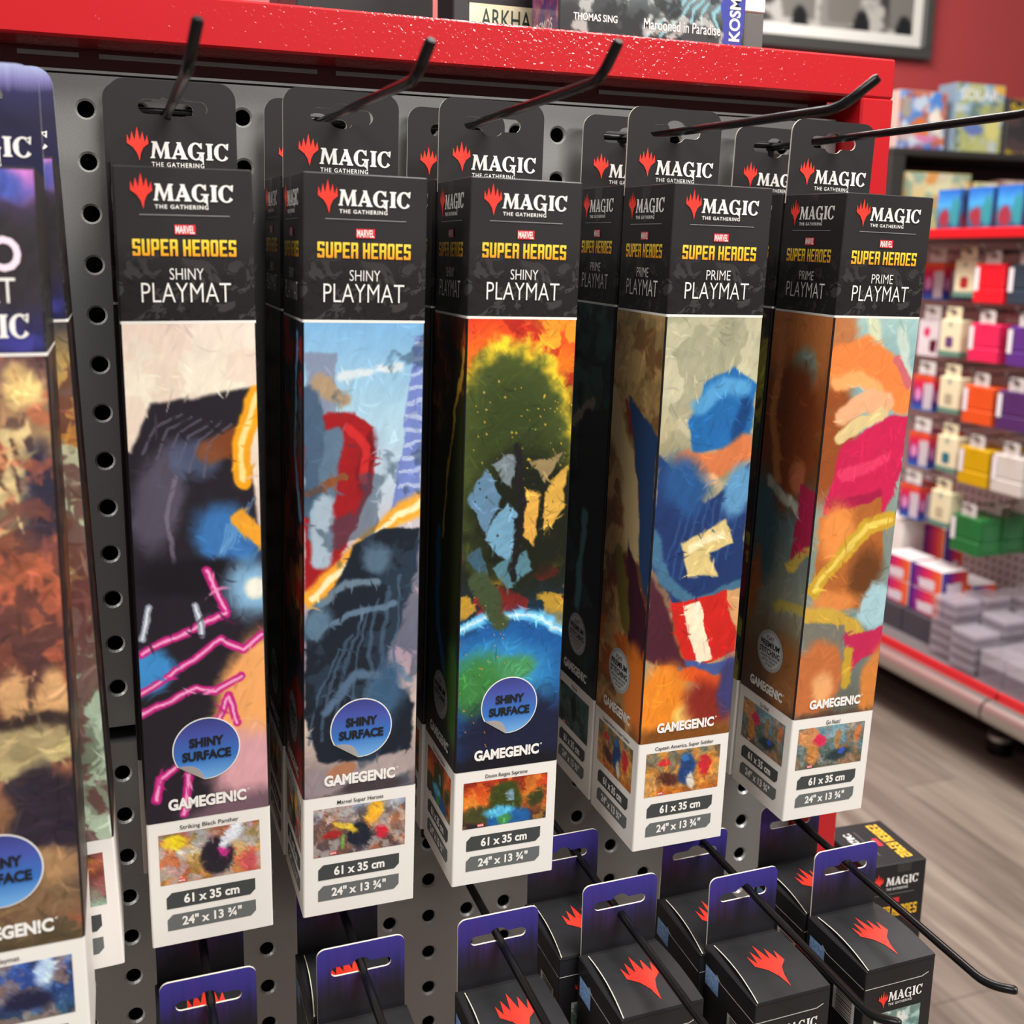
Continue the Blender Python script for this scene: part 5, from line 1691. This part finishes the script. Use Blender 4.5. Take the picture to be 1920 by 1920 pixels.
SLG = 'cream sleeve packs on the gondola'
for lab, r, c, y in (('cream sleeve pack with red window, top row', 1, (176, 44, 36), 1.528), ('cream sleeve pack with purple window, second row', 2, (96, 64, 116), 1.560), ('cream sleeve pack with sketchy grey window, third row', 3, (176, 166, 136), 1.545), ('cream sleeve pack with teal window, fourth row', 4, (40, 112, 130), 1.535), ('cream sleeve pack with pale window, bottom row', 5, (190, 178, 146), 1.540)):
    g_hook(y, {1: -.155, 2: -.305, 3: -.449, 4: -.600, 5: -.745}[r] + .114, 'hook carrying the %s' % lab, 1.985)
    sleeve_pack(lab, 2.000, y, {1: -.155, 2: -.305, 3: -.449, 4: -.600, 5: -.745}[r], c, SLG)


def rainbow_pack(lab, x, y, zb, group, white=False, D_=.045, W_=.078, H_=.098):
    root = thing('sleeve_carton', lab, 'box', (x, y, zb), None, group)
    mb = MB()
    mb.box((0, -W_ / 2, 0), (D_, W_ / 2, H_), mat('violet_card', (84, 34, 96), .4), .002)
    mb.build('carton', root)
    for nm, f, k in (('front_print', lambda s, h, o: (-o, -s, h), 0), ('side_print', lambda s, h, o: (D_ / 2 + s * D_ / W_, -W_ / 2 - o, h), 1)):
        a = Art(30, 40, 1.3, 800 + k, .06)
        a.grad([(0, (236, 110, 40)), (.35, (226, 40, 84)), (.7, (150, 30, 120)), (1.0, (60, 40, 140)), (1.3, (40, 110, 190))])
        if white:
            a.grad([(0, (236, 230, 232)), (1.3, (230, 220, 226))])
            a.blob(.4, .45, .16, .16, (226, 50, 110), .3).area([(.6, .7), (.9, .7), (.9, 1.15), (.6, 1.15)], (90, 24, 40), .02)
        else:
            a.area([(.52, .3), (.95, .3), (.95, 1.25), (.52, 1.25)], (206, 196, 206), .03)
            a.blob(.25, .75, .16, .25, (226, 150, 196), .6)
        a.mesh(nm, f, -W_ / 2 + .001, W_ / 2 - .001, .001, H_ - .001, root, .0003)
    mb = MB()
    f2 = lambda s, h, o: (.008 - o, -s, H_ + h)
    wm = mat('white_tab', (236, 234, 228), .45)
    mb.sheet(rrect(-.030, .030, -.003, .036, .004, 3, (0, 1, 1, 0)), [euro_slot(0, .020, .014, .003, .0055, .005)], f2, .0012, wm, wm, wm)
    mb.build('hang_tab', root)
    return root


RBG = 'orange and violet sleeve cartons on the gondola'
for lab, z, y, wh in (('orange and violet sleeve carton, top row', -.168, 1.690, 0), ('white sleeve carton with pink dot, second row', -.318, 1.690, 1), ('orange and violet sleeve carton, third row', -.465, 1.692, 0), ('orange and violet sleeve carton, fourth row', -.620, 1.690, 0), ('orange and violet sleeve carton, bottom row', -.768, 1.708, 0)):
    g_hook(y, z + .122, 'hook carrying the %s' % lab, 2.030)
    rainbow_pack(lab, 2.050, y, z, RBG, wh)
    rainbow_pack('second file copy behind the %s' % lab, 2.120, y, z, RBG, wh)

# base deck goods
BS = -1.052


def print_pack(lab, x, y, z, s, group, top=(236, 230, 232)):
    root = thing('sleeve_carton', lab, 'box', (x, y, z), None, group)
    W_, D_, H_ = s
    mb = MB()
    mb.box((0, -W_ / 2, 0), (D_, W_ / 2, H_), mat('pale_top_card', top, .45), .002)
    mb.build('carton', root)
    for nm, f, k in (('front_print', lambda s_, h, o: (-o, -s_, h), 0), ('side_print', lambda s_, h, o: (D_ / 2 + s_ * D_ / W_, -W_ / 2 - o, h), 1)):
        a = Art(30, 24, .8, 830 + k, .05)
        st = [(0, (110, 30, 140)), (.5, (226, 44, 96)), (1, (240, 116, 40))]
        if k:
            st = [(0, (60, 70, 170)), (.25, (96, 36, 130)), (.6, (220, 40, 100)), (1, (236, 104, 40))]
        for i in range(3):
            a.c[..., i] = np.interp(a.x, [q[0] for q in st], [q[1][i] for q in st])
        a.area([(.22, .42), (.78, .40), (.78, .74), (.22, .76)], (226, 214, 224), .02)
        a.mesh(nm, f, -W_ / 2 + .001, W_ / 2 - .001, .001, H_ - .0015, root, .0003)
    return root


PG = 'orange and violet cartons stacked on the gondola base'
zz = -.985
sz = (.105, .085, .064)
print_pack('lower carton of the violet and orange pair on the base deck', 1.985, 1.545, zz, sz, PG)
print_pack('upper carton of the violet and orange pair on the base deck', 1.985, 1.545, zz + .0645, sz, PG)
print_pack('lower carton of the far violet and orange pair on the base deck', 1.985, 1.662, zz, sz, PG)
print_pack('upper carton of the far violet and orange pair on the base deck', 1.985, 1.662, zz + .0645, sz, PG)
print_pack('low orange carton behind the stacked violet and orange pair', 2.110, 1.560, zz, (.09, .08, .075), PG)
print_pack('tall orange carton standing at the back of the base deck', 2.140, 1.700, zz, (.08, .07, .19), PG)
put_box('card_carton', 'white carton lying on top at the back of the base deck', 'carton', (2.060, 1.735, zz), (2.135, 1.835, zz + .205), M_WHITE, 'plain cartons on the base deck')
put_box('card_carton', 'dark grey flat carton under the far violet and orange pair', 'carton', (1.965, 1.605, BS), (2.20, 1.720, zz - .001), mat('slate_card', (66, 68, 76), .4), 'plain cartons on the base deck')
put_box('card_carton', 'dark grey flat carton under the near violet and orange pair', 'carton', (1.965, 1.485, BS), (2.20, 1.600, zz - .001), mat('slate_card', (66, 68, 76), .4), 'plain cartons on the base deck')

# clear plastic cases in stacks
m = bpy.data.materials.new('clear_plastic_case')
m.use_nodes = True
bb = m.node_tree.nodes['Principled BSDF']
bb.inputs['Base Color'].default_value = rgba((158, 146, 160))
bb.inputs['Roughness'].default_value = .12
bb.inputs['Alpha'].default_value = .36
M_CASE = m
M_CASE2 = m.copy()
M_CASE2.name = 'clear_plastic_lid'
M_CASE2.node_tree.nodes['Principled BSDF'].inputs['Base Color'].default_value = rgba((206, 198, 208))
CSG = 'clear plastic cases stacked on the gondola base'


def case_proto(s):
    W_, D_, H_ = s
    root = thing('plastic_case', 'clear plastic case', 'case', (0, 0, 0), None, CSG)
    mb = MB()
    mb.box((-D_ / 2, -W_ / 2, 0), (D_ / 2, W_ / 2, H_ * .55), M_CASE, .002)
    mb.build('base', root)
    mb = MB()
    mb.box((-D_ / 2 + .001, -W_ / 2 + .001, H_ * .56), (D_ / 2 - .001, W_ / 2 - .001, H_ * .98), M_CASE2, .002)
    mb.build('lid', root)
    return root


NTH = ('bottom', 'second', 'third', 'fourth', 'fifth', 'sixth')
flat = case_proto((.080, .080, .026))
first = True
for x, y, n, where in ((1.965, 1.415, 6, 'stack nearest the violet cartons'), (2.060, 1.415, 6, 'stack just behind the one nearest the violet cartons'), (1.945, 1.325, 4, 'short front stack left of the tall clear boxes'), (2.035, 1.325, 5, 'middle stack'), (2.155, 1.400, 6, 'rear stack'), (2.125, 1.310, 5, 'stack by the right edge')):
    for k in range(n):
        o = flat if first else copy_tree(flat)
        first = False
        o.location = (x, y, BS + .0004 + k * .0262)
        o['label'] = '%s clear case of the %s' % (NTH[k], where)
tall = case_proto((.072, .072, .080))
for k, (x, y, lab) in enumerate(((1.946, 1.236, 'tall clear plastic box at the front corner of the base deck'), (2.022, 1.238, 'tall clear plastic box second from the front corner'), (1.946, 1.160, 'tall clear plastic box cut by the right edge, front'), (2.022, 1.160, 'tall clear plastic box cut by the right edge, behind'))):
    o = tall if k == 0 else copy_tree(tall)
    o.location = (x, y, BS + .0004)
    o['label'] = lab
